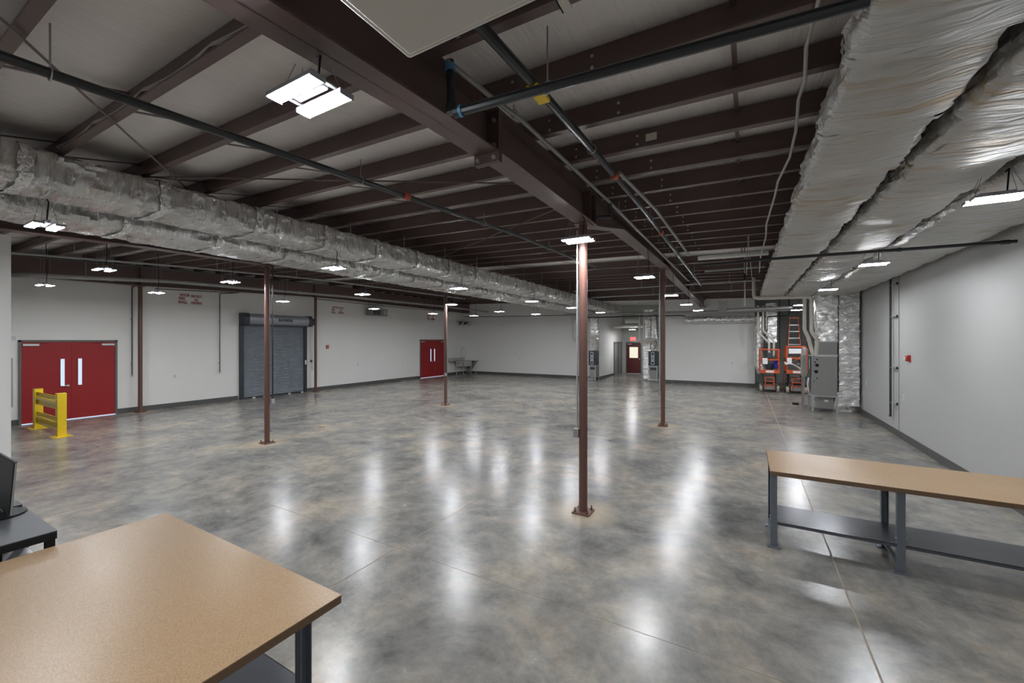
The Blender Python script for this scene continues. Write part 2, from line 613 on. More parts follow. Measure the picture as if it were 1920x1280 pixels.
PA = [(-4.9, 3.44), (0.8, 3.555), (2.1, 3.65), (3.0, 3.68), (5.2, 3.69), (6.5, 3.957), (10.7, 4.03), (11.3, 4.0), (12.0, 3.96), (16.3, 3.89), (22.4, 3.83)]
rafter(-1.77, PA, 'deep brown steel rafter crossing above the nearest column, with bolted splice', -4.9, 22.4, (0.3, 4.9, 5.1, 10.9, 11.2, 15.4), 2.72)
PC = [(-4.9, 3.55), (1.4, 3.72), (3.0, 3.78), (5.2, 3.80), (6.5, 4.0), (10.7, 4.1), (11.3, 4.08), (22.4, 3.9)]
rafter(-8.88, PC, 'brown steel rafter hidden behind the two left foil ducts, over the middle columns', -4.9, 22.4, (4.9, 5.1, 10.9))
PE = [(-4.9, 3.72), (2.8, 3.84), (5.0, 3.87), (11.2, 4.07), (15.0, 4.06), (22.4, 4.0)]
rafter(-16.08, PE, 'brown steel rafter running along the top of the left wall', -4.9, 22.4, (5.2, 11.0))

# ------------------------------------------------------------------ columns
def column(x, y, top, label, r=0.054):
    c = thing('steel_column', label, 'column', (x, y, 0), 'brown round steel columns')
    MB().tube([(x, y, 0.02), (x, y, top)], r, 20).build('shaft', 'column_brown', c)
    B('base_plate', 'column_brown', c, x - 0.115, x + 0.115, y - 0.115, y + 0.115, 0.0, 0.02, bevel=0.003)
    B('cap_plate', 'column_brown', c, x - 0.1, x + 0.1, y - 0.1, y + 0.1, top, top + 0.012)
    for sx_ in (-1, 1):
        for sy_ in (-1, 1):
            p = (x + sx_ * 0.082, y + sy_ * 0.082)
            MB().tube([(p[0], p[1], 0.02), (p[0], p[1], 0.04)], 0.016, 6).tube([(p[0], p[1], 0.04), (p[0], p[1], 0.075)], 0.008, 6).build('anchor_bolt', 'column_brown', c)
    return c


labs = ['brown steel column nearest the camera, silver conduit strapped to its left side',
        'second brown column under the main rafter, standing right of the exit corridor',
        'brown column in front of the roll-up shutter under the left ducts',
        'slim brown column standing beside the far red double door',
        'brown column against the left wall right of the nearest red door',
        'brown column against the left wall just right of the roll-up shutter']
tops = [3.678, 3.995, 3.78, 4.05, 3.855, 4.045]
for (x, y), l, t in zip(COLUMNS, labs, tops):
    column(x, y, t, l)
# conduit with switch box on the nearest column
t = thing('conduit', 'silver conduit with a grey switch box strapped to the nearest column', 'conduit', (-1.875, 4.99, 1.0))
MB().tube([(-1.875, 4.985, 1.06), (-1.875, 4.985, 3.62)], 0.012, 10).build('pipe', 'galv', t)
B('switch_box', 'galv_dull', t, -1.915, -1.845, 4.94, 5.0, 0.96, 1.07, bevel=0.006)
for z in (1.5, 2.4, 3.2):
    MB().tube([(-1.875, 4.985, z - 0.012), (-1.875, 4.985, z + 0.012)], 0.017, 10).build('strap', 'galv', t)
t = thing('conduit', 'thin pale conduit on the second column of the main rafter', 'conduit', (-1.91, 11.02, 1.0))
MB().tube([(-1.905, 11.02, 0.9), (-1.905, 11.02, 3.95)], 0.014, 8).build('pipe', 'galv', t)
B('box', 'galv_dull', t, -1.94, -1.87, 10.98, 11.03, 0.8, 0.9)


# ------------------------------------------------------------------ lights
def make_light():
    r = thing('high_bay_light', 'x', 'ceiling light', (0, 0, 0))
    for sgn in (-1, 1):
        y = sgn * 0.078
        p = MB().box(-0.172, 0.172, y - 0.038, y + 0.038, 0.003, 0.022)
        p.box(-0.176, -0.169, y - 0.039, y + 0.039, -0.004, 0.022).box(0.169, 0.176, y - 0.039, y + 0.039, -0.004, 0.022)
        po = p.build('lamp_panel', 'lamp_body', r)
        MB().box(-0.168, 0.168, y - 0.031, y + 0.031, -0.003, 0.003).build('diffuser', 'lamp_glow', po)
    B('driver_box', 'lamp_body', r, -0.11, 0.11, -0.024, 0.024, 0.018, 0.06, bevel=0.006)
    for q in (-0.14, 0.14):
        MB().box(q - 0.01, q + 0.01, -0.05, 0.05, 0.022, 0.028).build('bracket', 'lamp_body', r)
    return r


def hang_light(o, x, y, z):
    """cables from the four corners and a cord, up to the roof over this lamp"""
    OFF[o] = (x, y, z)
    top = zb(x, y) + 0.19
    if abs(x + 1.77) < 0.2:
        for (a, za), (c, zc) in zip(PA[:-1], PA[1:]):
            if a <= y <= c:
                top = za + (zc - za) * (y - a) / (c - a)
    if -6.6 < x < -5.62 and y > 0:
        top = 3.69
    if 1.4 < x < 2.0 and 1.6 < y < 16.4:
        top = 3.62
    if x > 1.4 and 16.4 < y < 17.5:
        top = zb(x, y) + 0.19
    for q in (-0.15, 0.15):
        for w in (-0.06, 0.06):
            MB().tube([(x + q, y + w, z + 0.03), (x + q * 0.6, y + w * 0.3, top)], 0.0022, 5).build('hanger_cable', 'galv_dull', o)
    MB().tube([(x + 0.06, y, z + 0.06), (x + 0.075, y + 0.01, z + 0.25), (x + 0.05, y, top)], 0.006, 6).build('power_cord', 'black', o)


ROWS = {
    'under the main rafter': [(-1.87, 1.26), (-1.74, 4.66), (-1.66, 8.02), (-1.72, 11.6), (-1.70, 14.8), (-1.63, 17.96)],
    'below the left foil ducts': [(-6.42, 1.30), (-5.95, 4.44), (-5.75, 7.61), (-5.69, 11.23), (-5.53, 14.17), (-5.42, 17.23)],
    'between the left ducts and left wall': [(-9.48, 2.6), (-9.22, 4.44), (-8.68, 7.34), (-8.55, 10.9), (-8.87, 14.51), (-8.32, 16.82)],
    'closest to the left wall': [(-13.27, 2.69), (-12.91, 4.51), (-12.36, 7.43), (-12.27, 10.92), (-12.18, 14.19), (-11.5, 16.42)],
    'under the right foil ducts': [(1.86, 5.05), (1.77, 8.45), (1.71, 12.1), (1.64, 16.95)],
}
ORD = ['nearest', 'second', 'third', 'fourth', 'fifth', 'sixth']
proto = make_light()
LIGHTS = []
first = True
for row, pts in ROWS.items():
    for k, (x, y) in enumerate(pts):
        if first:
            o = proto
            o.location = (x, y, 3.40)
            first = False
        else:
            o = copy_tree(proto, (x, y, 3.40))
        LIGHTS.append((o, x, y, 3.40))
        which = 'nearest' if k == 0 else 'farthest' if k == len(pts) - 1 else ORD[k]
        tag(o, '%s twin-panel white light in the row %s' % (which, row), 'ceiling light', 'twin panel high bay lights')
for (x, y, z, l) in ((-5.9, 25.0, 2.85, 'small twin-panel light hanging in the exit corridor'),
                     (1.75, 19.3, 3.38, 'twin-panel light above the orange scissor lifts'),
                     # the rows go on behind the photographer
                     (1.9, -1.9, 3.40, 'white twin-panel light behind the camera, above the right side'),
                     (-1.87, -1.9, 3.40, 'white twin-panel light behind the camera, under the main rafter'),
                     (-5.95, -1.9, 3.40, 'white twin-panel light behind the camera, left of the rafter')):
    o = copy_tree(proto, (x, y, z))
    tag(o, l, 'ceiling light', 'twin panel high bay lights')
    LIGHTS.append((o, x, y, z))
for a in LIGHTS:
    hang_light(*a)


# ------------------------------------------------------------------ foil wrapped ducts
def foil_duct(name, label, mat, x0, x1, z0, z1, y0, y1, step, saw, seed, amp=0.012, sag=0.03, seams=True, rods=()):
    rnd = random.Random(seed)
    r = thing(name, label, 'duct', ((x0 + x1) / 2, y0, z0))
    nr = int((y1 - y0) / 0.075)
    cx, cz = (x0 + x1) / 2, (z0 + z1) / 2
    hw, hh = (x1 - x0) / 2, (z1 - z0) / 2
    rad = min(0.075, hh * 0.6)
    base = []
    for (qx, qz, a0) in ((1, 1, 0), (-1, 1, 90), (-1, -1, 180), (1, -1, 270)):
        for k in range(5):
            a = math.radians(a0 + 90 * k / 4)
            base.append((qx * (hw - rad) + rad * math.cos(a), qz * (hh - rad) + rad * math.sin(a)))
        nxt = {0: (-1, 1), 90: (-1, -1), 180: (1, -1), 270: (1, 1)}[a0]
        for k in (1, 2, 3, 4):
            t = k / 5
            sx0, sz0 = base[-1] if k == 1 else st
            if k == 1:
                st = base[-1]
                a = math.radians(a0 + 90)
                en = (nxt[0] * (hw - rad) + rad * math.cos(a), nxt[1] * (hh - rad) + rad * math.sin(a))
            base.append((st[0] + (en[0] - st[0]) * t, st[1] + (en[1] - st[1]) * t))
    n = len(base)
    ph = [rnd.uniform(0, 6.28) for _ in range(8)]
    mb = MB()
    for i in range(nr + 1):
        y = y0 + (y1 - y0) * i / nr
        fr = (y / step) % 1.0
        s = saw * fr
        sg = sag * math.sin(math.pi * fr)
        for k, (bx, bz) in enumerate(base):
            ln = math.hypot(bx, bz)
            w = amp * (math.sin(y * 23 + k * 1.7 + ph[0]) * 0.5 + math.sin(y * 41 + k * 2.9 + ph[1]) * 0.5 + rnd.uniform(-0.8, 0.8))
            x = cx + bx + (bx / ln) * (w + s)
            z = cz + bz + (bz / ln) * (w + s)
            if bz < 0:
                z -= sg * (1 - (bx / hw) ** 2 * 0.5)
            mb.v.append((x, y, z))
    for i in range(nr):
        for k in range(n):
            a = i * n + k
            c = i * n + (k + 1) % n
            mb.f.append((a, c, c + n, a + n))
    mb.f.append(tuple(range(n)))
    mb.f.append(tuple(nr * n + k for k in range(n)))
    mb.build('foil_wrap', mat, r)
    if seams:
        y = math.ceil(y0 / step) * step
        while y < y1:
            m2 = MB()
            for dy in ((-0.045, 0.045) if mat == 'foil_crumpled' else (-0.025, 0.03)):
                for (bx, bz) in base:
                    ln = math.hypot(bx, bz)
                    e = saw * 0.5 + amp * 1.6 + 0.004
                    m2.v.append((cx + bx + bx / ln * e + rnd.uniform(-.004, .004), y + dy + rnd.uniform(-.012, .012), cz + bz + bz / ln * e))
            for k in range(n):
                m2.f.append((k, (k + 1) % n, n + (k + 1) % n, n + k))
            m2.build('foil_tape', 'foil_tape' if mat == 'foil_crumpled' else mat, r)
            y += step
    for rx in rods:
        y = max(y0, 0.9)
        while y < y1:
            MB().tube([(rx, y, z1 - 0.1), (rx, y, zb(rx, y) + 0.03)], 0.006, 6).build('hanger_rod', 'galv_dull', r)
            y += 1.25
    return r


foil_duct('air_duct', 'leftmost of the three wide foil-wrapped ducts along the right wall', 'foil_streaked', 0.50, 1.09, 3.67, 3.84, 1.6, 16.3, 0.92, 0.05, 1)
foil_duct('air_duct', 'middle one of the three wide foil-wrapped ducts along the right wall', 'foil_streaked', 1.22, 1.84, 3.63, 3.82, 1.6, 16.3, 0.92, 0.05, 2)
foil_duct('air_duct', 'foil-wrapped duct tight against the right wall, rightmost of the three', 'foil_streaked', 1.97, 2.88, 3.61, 3.80, 1.6, 16.3, 0.92, 0.05, 3)
foil_duct('air_duct', 'shiny crumpled foil duct, the right one of the left pair', 'foil_crumpled', -6.50, -5.82, 3.70, 4.03, 0.1, 21.6, 1.05, 0.012, 4, amp=0.018, sag=0.02, rods=(-5.80,))
foil_duct('air_duct', 'shiny foil duct, the left and lower one of the left pair', 'foil_crumpled', -7.66, -6.86, 3.62, 3.98, 0.1, 21.6, 1.05, 0.012, 5, amp=0.016, sag=0.02, rods=(-6.84,))

# ------------------------------------------------------------------ pipes overhead
def pipe(name, label, mat, pts, r, couplings=(), n=10, cat='pipe', cmat=None, hangers=()):
    t = thing(name, label, cat, pts[0])
    MB().tube(pts, r, n).build('pipe_run', mat, t)
    for (p, q) in couplings:
        p, q = Vector(p), Vector(q)
        MB().tube([p, q], r * 1.32, n).build('coupling', cmat or mat, t)
    for (x, y, z) in hangers:
        top = zb(x, y) + 0.02
        h = MB().tube([(x, y, z + r + 0.015), (x, y, top)], 0.005, 6)
        h.build('hanger_rod', 'galv', t)
        ring = [(x + (r + 0.008) * math.cos(a), y, z + (r + 0.012) * math.sin(a)) for a in [k * math.pi / 6 for k in range(13)]]
        MB().tube(ring, 0.004, 5).build('hanger_loop', 'galv', t)
    return t


def lerp(a, c, t):
    return tuple(a[i] + (c[i] - a[i]) * t for i in range(3))


a, c = (-3.46, -2.0, 3.60), (-3.46, 10.6, 4.14)
a2 = (-3.46, 0.54, 3.72)
pipe('sprinkler_pipe', 'long dark sprinkler pipe slanting across the roof left of the main rafter', 'black_pipe', [a, a2, (-3.46, 6.3, 4.05), c], 0.030,
     couplings=[((-3.46, 3.50, 3.893), (-3.46, 3.6, 3.9))], cmat='clamp_red', hangers=[(-3.46, 0.72, 3.73), (-3.46, 2.9, 3.855), (-3.46, 5.2, 3.987), (-3.46, 7.6, 4.075)])
pipe('sprinkler_pipe', 'dark pipe with red couplings running right of the main rafter', 'black_pipe', [(-1.2, 1.55, 3.83), (-1.2, 2.4, 3.88), (-1.2, 3.6, 3.93), (-1.2, 5.9, 3.99), (-1.2, 14.2, 3.95)], 0.032,
     couplings=[((-1.2, 4.25, 3.946), (-1.2, 4.34, 3.95)), ((-1.2, 7.0, 3.985), (-1.2, 7.1, 3.985))], cmat='clamp_red', hangers=[(-1.2, 3.55, 3.925), (-1.2, 6.2, 3.985), (-1.2, 9.0, 3.975), (-1.2, 12.2, 3.96)])
pipe('gas_pipe', 'thin steel pipe hugging the upper right edge of the main rafter', 'galv_dull', [(-1.62, 2.02, 3.95), (-1.58, 2.53, 3.95), (-1.55, 2.88, 3.96), (-1.5, 5.17, 3.965), (-1.5, 13.5, 4.02)], 0.018,
     hangers=[(-1.552, 2.75, 3.955), (-1.5, 5.6, 3.97)])
pipe('conduit', 'thin second conduit running beside the red-coupled sprinkler pipe', 'galv_dull', [(-1.15, 4.3, 3.97), (-1.06, 5.9, 4.0), (-1.04, 9.5, 4.03)], 0.02)
# dropped crossing pipe with vertical riser in front of the rafter
t = pipe('sprinkler_branch', 'black branch pipe with riser crossing in front of the main rafter', 'black_pipe', [(-1.62, 2.05, 3.97), (-1.62, 2.06, 3.66), (-1.59, 2.07, 3.645), (0.46, 2.26, 3.645)], 0.026,
         couplings=[((-1.62, 2.06, 3.64), (-1.62, 2.06, 3.70)), ((-1.6, 2.07, 3.645), (-1.54, 2.075, 3.645))], hangers=[(-0.98, 2.127, 3.645)])
MB().tube([(-1.62, 2.051, 3.905), (-1.62, 2.05, 3.945)], 0.034, 10).build('tape_wrap', 'blue_tape', t)
MB().tube([(-1.56, 2.073, 3.645), (-1.54, 2.075, 3.645)], 0.037, 10).build('tape_wrap', 'blue_tape', t)
MB().box(-1.24, -1.16, 2.36, 2.56, 3.835, 3.86).build('yellow_clamp', 'yellow', t)
pipe('sprinkler_branch', 'black pipe crossing under the three right ducts to the right wall', 'black_pipe', [(-0.6, 7.35, 3.43), (0.31, 7.4, 3.45), (2.9, 7.62, 3.45), (2.98, 7.62, 3.45)], 0.022,
     couplings=[((2.84, 7.62, 3.45), (2.92, 7.62, 3.45)), ((1.83, 7.53, 3.45), (1.87, 7.53, 3.45))])
pipe('sprinkler_branch', 'small black elbow branch at the head of the nearest column', 'black_pipe', [(-1.5, 5.15, 4.0), (-1.5, 5.2, 3.82), (-1.5, 5.22, 3.80), (-1.72, 5.14, 3.80)], 0.02)
pipe('sprinkler_main', 'pale grey pipe along the top of the left wall', 'grey_pipe', [(-15.2, 2.1, 3.62), (-14.3, 2.25, 3.64), (-14.0, 2.6, 3.67), (-14, 5.2, 3.85), (-14, 11, 3.97), (-14, 17.1, 4.02), (-14, 21.5, 4.0)], 0.045,
     couplings=[((-14, 3.9, 3.76), (-14, 4.0, 3.765)), ((-14, 9.0, 3.93), (-14, 9.1, 3.93)), ((-14, 13.6, 3.99), (-14, 14.2, 4.0))], hangers=[(-14, 3.5, 3.73), (-14, 6.5, 3.88), (-14, 12, 3.98)])
pipe('conduit', 'slim grey conduit running overhead left of the left foil ducts', 'grey_pipe', [(-11, 0.6, 3.66), (-11, 1.83, 3.71), (-11, 4.09, 3.85), (-11, 7.73, 4.01), (-11, 15, 4.08)], 0.02, hangers=[(-11, 2.6, 3.76), (-11, 5.0, 3.89), (-11, 7.0, 3.98)])
pipe('conduit', 'dark conduit overhead near the left end of the hall', 'black_pipe', [(-12.2, 0.6, 3.8), (-12.2, 4.0, 3.92), (-12.2, 9.0, 4.05)], 0.02)
pipe('air_line', 'thin dark air pipe running across the left wall above the fire sign', 'black_pipe', [(-15.6, 5.4, 3.77), (-15.55, 7.75, 3.88)], 0.014, couplings=[((-15.58, 7.0, 3.845), (-15.575, 7.05, 3.847))])
pipe('air_line', 'dark air pipe across the left wall right of the roll-up shutter', 'black_pipe', [(-15.5, 10.7, 3.93), (-15.5, 15.3, 3.9), (-15.5, 19.5, 3.92)], 0.014)
# pale pipes beyond the ridge
pipe('white_pipe', 'pale horizontal pipe hanging across the roof left of the right ducts', 'white_plastic', [(-0.95, 10.45, 4.12), (0.45, 10.45, 4.1)], 0.05, hangers=[(-0.4, 10.45, 4.11)])
pipe('white_pipe', 'second pale pipe hanging below the first left of the right ducts', 'grey_pipe', [(-0.95, 12.3, 4.09), (0.45, 12.3, 4.09)], 0.03)
for i, (y, z, l) in enumerate(((14.0, 3.98, 'thin grey pipe crossing the far roof above the second column'), (16.0, 3.94, 'thin grey pipe crossing high in front of the far wall'))):
    pipe('crossing_pipe', l, 'grey_pipe', [(-5.4, y, z), (0.4, y, z - 0.02)], 0.022, hangers=[(-3.0, y, z), (-0.4, y, z - 0.015)])
pipe('crossing_pipe', 'long pale duct pipe spanning in front of the far wall over the corridor', 'grey_pipe', [(-8.6, 21.0, 3.61), (-3.55, 21.0, 3.56), (1.7, 21.0, 3.50)], 0.055, hangers=[(-5, 21, 3.57), (-1, 21, 3.53)])
pipe('crossing_pipe', 'black sprinkler pipe spanning in front of the exit corridor', 'black_pipe', [(-7.5, 20.9, 2.6), (-7.5, 20.9, 3.36), (-7.4, 20.9, 3.42), (-2.75, 21.0, 3.40), (-2.45, 21.0, 3.36)], 0.028, hangers=[(-6.5, 20.92, 3.415), (-3.4, 20.98, 3.402)])
pipe('black_line', 'thin black pipe along the far left wall corner just below the roof', 'black_pipe', [(-15.9, 21.5, 3.72), (-8.5, 21.6, 3.62)], 0.018)

# brace rods
for (p, q, l) in (((-1.88, -0.70, 3.89), (-8.75, 4.44, 4.22), 'thin steel brace rod slanting down across the near left roof bay'),
                  ((-1.88, 4.47, 4.04), (-8.75, 0.29, 4.10), 'thin steel brace rod crossing the near left roof bay the other way'),
                  ((-1.88, 5.08, 4.05), (-8.75, 9.24, 4.35), 'thin steel brace rod slanting left from the nearest column head')):
    t = thing('brace_rod', l, 'brace rod', p)
    MB().tube([p, q], 0.009, 6).build('rod', 'brown_steel', t)
    e = lerp(p, q, 0.02)
    MB().tube([p, e], 0.02, 6).build('hillside_washer', 'brown_steel', t)

# cable bundle on the near purlin, loose cable beside the right duct
t = thing('cable_bundle', 'bundle of white cables sagging along a near purlin', 'cable', (-4, 1.25, 4.0))
y = PY[9] - 0.012
for k in range(3):
    pts = []
    for i in range(41):
        x = -1.95 - 4.2 * i / 40
        sg = abs(math.sin(i * math.pi / 10)) * (0.035 + 0.02 * k)
        pts.append((x, y - 0.007 * k, zb(x, y) + 0.12 - sg - 0.012 * k))
    MB().tube(pts, 0.006, 6).build('cable', 'cable_white', t)
t = thing('loose_cable', 'pale loose cable looping down beside the leftmost right-hand duct', 'cable', (0.28, 2.4, 3.96))
pts = [(0.36, 2.3, 3.93), (0.33, 2.55, 3.94), (0.31, 2.9, 3.90), (0.335, 3.2, 3.87), (0.33, 3.5, 3.9), (0.35, 3.9, 3.85), (0.35, 4.4, 3.84), (0.29, 4.9, 3.80), (0.30, 5.6, 3.86), (0.26, 6.6, 3.80), (0.29, 7.6, 3.84), (0.25, 9.0, 3.72), (0.28, 10.5, 3.7)]
MB().tube(pts, 0.011, 8).build('cable_run', 'cable_white', t)
t = thing('wire_tag', 'cream paper tag stuck on a purlin right of the rafter', 'tag', (-0.75, 4.0, 4.1))
pyt = PY[13]
B('tag', 'tag_cream', t, -0.82, -0.72, pyt - 0.012, pyt - 0.004, zb(-0.8, pyt) + 0.07, zb(-0.8, pyt) + 0.14)
# two grey supports hanging from the roof in the right bay
t = thing('strut_hanger', 'grey channel strut hanging from the roof with pipe cord below', 'hanger', (0.06, 9.0, 3.4))
MB().bar((0.06, 9.0, 4.33), (0.06, 9.0, 3.98), 0.03, 0.03, up=(0, 1, 0)).build('channel', 'galv', t)
MB().tube([(0.05, 9.0, 3.98), (0.03, 9.05, 3.46)], 0.006, 6).build('rod', 'galv', t)
MB().tube([(0.07, 9.0, 3.98), (0.12, 9.05, 3.40)], 0.006, 6).build('rod', 'galv', t)
t = thing('strut_hanger', 'short vertical steel pipe hanging from the roof before the far ducts', 'hanger', (0.0, 11.0, 3.2))
MB().tube([(0.0, 10.9, 4.39), (0.0, 10.9, 3.0)], 0.014, 8).build('rod', 'galv_dull', t)
B('clip', 'black', t, -0.02, 0.02, 10.88, 10.92, 3.6, 3.75)

# ------------------------------------------------------------------ beige box over the camera
t = thing('ceiling_unit', 'large beige metal unit hanging overhead at the top of the picture', 'ceiling unit', (-0.3, 0.5, 3.35))
MB().box(-1.19, 0.2, -0.7, 1.24, 3.345, 3.60).build('casing', 'panel_beige', t, bevel=0.012)
MB().box(-1.155, 0.16, -0.66, 1.205, 3.33, 3.345).build('bottom_panel', 'panel_beige', t, bevel=0.008)
MB().box(-0.60, -0.56, 1.2, 1.44, 3.44, 3.445).box(-0.60, -0.595, 1.2, 1.44, 3.44, 3.48).build('mounting_bracket', 'panel_beige', t)
for q in ((-0.58, 1.36), (-1.1, -0.4), (0.1, -0.4)):
    MB().tube([(q[0], q[1], 3.42), (q[0], q[1], zb(*q))], 0.006, 6).build('hanger_rod', 'galv', t)

# ------------------------------------------------------------------ doors on the left wall
def double_door(idx, y0, y1, h, lab_mat):
    d = struct(MB().box(XL - 0.02, XL + 0.035, y0, y0 + 0.05, 0, h).box(XL - 0.02, XL + 0.035, y1 - 0.05, y1, 0, h).box(XL - 0.02, XL + 0.035, y0, y1, h - 0.05, h).build('door_%d' % idx, 'frame_grey'))
    ym = (y0 + y1) / 2
    MB().box(XL - 0.01, XL + 0.05, y0 + 0.05, y1 - 0.05, 0.0, 0.018).build('threshold_gap_strip', 'glass_gap_glow', d)  # glowing strip stands in for light leaking under the leaves
    for s in (-1, 1):
        a, c = (y0 + 0.052, ym - 0.003) if s < 0 else (ym + 0.003, y1 - 0.052)
        leaf = MB().box(XL - 0.015, XL + 0.02, a, c, 0.022, h - 0.054).build('door_leaf', lab_mat, d)
        yc = ym + s * 0.17
        MB().box(XL + 0.02, XL + 0.026, yc - 0.055, yc + 0.055, 0.93, 1.71).build('glazing_bead', lab_mat, leaf)
        MB().box(XL + 0.026, XL + 0.029, yc - 0.038, yc + 0.038, 0.95, 1.69).build('pane', 'glass_gap_glow', leaf)
        ya = a + 0.02 if s < 0 else c - 0.30
        MB().box(XL + 0.02, XL + 0.075, ya, ya + 0.28, h - 0.155, h - 0.1).build('door_closer', 'galv', leaf)
        yy = ya + 0.14
        MB().bar((XL + 0.06, yy, h - 0.09), (XL + 0.09, yy - s * 0.2, h - 0.08), 0.02, 0.008).bar((XL + 0.09, yy - s * 0.2, h - 0.08), (XL + 0.03, yy - s * 0.32, h - 0.07), 0.02, 0.008).build('closer_arm', 'black', leaf)
        if s < 0:
            MB().tube([(XL + 0.02, c - 0.07, 0.95), (XL + 0.07, c - 0.07, 0.95)], 0.03, 10).tube([(XL + 0.06, c - 0.07, 0.95), (XL + 0.065, c - 0.19, 0.945)], 0.012, 8).build('lever_handle', 'stainless', leaf)
    return d


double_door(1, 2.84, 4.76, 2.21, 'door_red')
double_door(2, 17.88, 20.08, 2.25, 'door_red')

# roll-up shutter
t = thing('roll_up_shutter', 'grey slatted roll-up shutter door in the left wall with lettered hood', 'shutter', (XL, 9.5, 0))
ns = 46
mb = MB()
prof = []
for k in range(ns):
    z = 0.05 + (2.78 - 0.05) * k / ns
    dz = (2.78 - 0.05) / ns
    prof += [(XL + 0.018, z), (XL + 0.022, z + dz * 0.16), (XL + 0.05, z + dz * 0.3), (XL + 0.058, z + dz * 0.6), (XL + 0.05, z + dz * 0.86)]
prof += [(XL + 0.018, 2.78), (XL + 0.005, 2.78), (XL + 0.005, 0.05)]
mb.prism(prof, 8.28, 10.68, 'y')
cur = mb.build('slat_curtain', 'shutter', t, smooth=False)
MB().box(XL + 0.01, XL + 0.065, 8.28, 10.68, 0.005, 0.055).build('bottom_bar', 'shutter_dark', t)
for y0 in (8.15, 10.68):
    MB().box(XL, XL + 0.1, y0, y0 + 0.13, 0, 2.84).build('guide_rail', 'shutter_dark', t)
B('latch_plate', 'white_plastic', t, XL + 0.1, XL + 0.12, 10.71, 10.77, 1.18, 1.36)
poly = [(XL, 2.80), (XL + 0.30, 2.80), (XL + 0.36, 2.87)] + [(XL + 0.20 + 0.18 * math.cos(a), 3.02 + 0.19 * math.sin(a)) for a in [k * math.pi / 16 for k in range(0, 9)]] + [(XL, 3.21)]
MB().prism(poly, 8.34, 10.74, 'y').build('hood', 'shutter_hood', t)
MB().box(XL, XL + 0.34, 8.28, 10.74, 2.775, 2.80).build('hood_lip', 'shutter_dark', t)
for y0 in (8.15, 10.74):
    MB().prism([(XL, 2.78), (XL + 0.36, 2.78), (XL + 0.40, 2.9), (XL + 0.40, 3.1), (XL + 0.34, 3.22), (XL, 3.23)], y0, y0 + (0.19 if y0 < 9 else 0.14), 'y').build('end_bracket', 'shutter_dark', t)
B('motor', 'shutter_dark', t, XL + 0.06, XL + 0.30, 10.88, 11.1, 2.86, 3.12, bevel=0.02)
B('motor_cover', 'silver_face', t, XL + 0.30, XL + 0.33, 10.94, 11.04, 2.92, 3.03)


def letters(s, size, y, z, x, mat, parent, name='lettering', along='left', align='LEFT', squeeze=1.0):
    cu = bpy.data.curves.new(name, 'FONT')
    cu.body = s
    cu.size = size
    cu.align_x = align
    cu.extrude = 0.002
    cu.offset = 0.004
    ob = bpy.data.objects.new('tmp', cu)
    COL.objects.link(ob)
    dg = bpy.context.evaluated_depsgraph_get()
    me = bpy.data.meshes.new_from_object(ob.evaluated_get(dg))
    bpy.data.objects.remove(ob)
    bpy.data.curves.remove(cu)
    if along == 'left':
        M = Matrix(((0, 0, 1, 0), (1, 0, 0, 0), (0, 1, 0, 0), (0, 0, 0, 1)))
    else:
        M = Matrix(((1, 0, 0, 0), (0, 0, -1, 0), (0, 1, 0, 0), (0, 0, 0, 1)))
    me.transform(Matrix.Diagonal((squeeze, 1, 1, 1)))
    me.transform(M)
    me.materials.clear()
    me.materials.append(MATS[mat])
    return place(me, name, mat, parent, (x, y, z))


letters('RAYNOR', 0.14, 9.42, 2.95, XL + 0.382, 'black', t)
for y in (8.6, 9.0, 10.0, 10.55):
    B('stop_clip', 'white_plastic', t, XL + 0.066, XL + 0.10, y, y + 0.09, 0.0, 0.04)
t = thing('shutter_chain', 'thin pull chain hanging right of the roll-up shutter', 'chain', (XL + 0.1, 11.0, 1.2))
MB().tube([(XL + 0.1, 11.02, 2.86), (XL + 0.1, 11.02, 0.9)], 0.006, 6).tube([(XL + 0.1, 11.08, 2.86), (XL + 0.1, 11.08, 0.9)], 0.006, 6).build('chain', 'galv_dull', t)
B('control_switch', 'charcoal', t, XL, XL + 0.05, 11.03, 11.09, 1.25, 1.36)

# stencilled fire wall notices
for (y, lab) in ((6.28, 'red stencilled fire wall notice high on the left wall, nearest the camera'), (12.05, 'red stencilled fire wall notice right of the roll-up shutter'), (18.5, 'red stencilled fire wall notice above the far red door')):
    t = thing('wall_lettering', lab, 'lettering', (XL, y, 3.45), 'stencilled fire wall notices')
    for s, dz, dy in (('HOUR', 0.24, 0.05), ('FIRE', 0.12, 0.02), ('WALL', 0.0, 0.0)):
        letters(s, 0.13, y + dy, 3.44 + dz, XL + 0.002, 'sign_red', t, squeeze=0.72)
    for s, dz, dy in (('PROTECT', 0.22, 0.52), ('ALL', 0.11, 0.52), ('OPENING', 0.0, 0.52)):
        letters(s, 0.12, y + dy, 3.44 + dz, XL + 0.002, 'sign_red', t, align='CENTER', squeeze=0.62)


# air drops on the left wall
def drop(y, z0, z1, x, label, feed):
    t = thing('air_drop', label, 'pipe', (x, y, z0))
    MB().tube([feed, (x, y, z1), (x, y, z1 - 0.04), (x, y, z0)], 0.014, 8).build('pipe', 'black_pipe', t)
    MB().tube([(x, y, z0), (x, y, z0 - 0.05)], 0.022, 8).build('valve', 'galv', t)
    for z in (z1 - 1.0, z0 + 0.3):
        MB().box(XL if x < -10 else x - 0.03, x, y - 0.01, y + 0.01, z, z + 0.02).build('wall_clip', 'black_pipe', t)
    return t


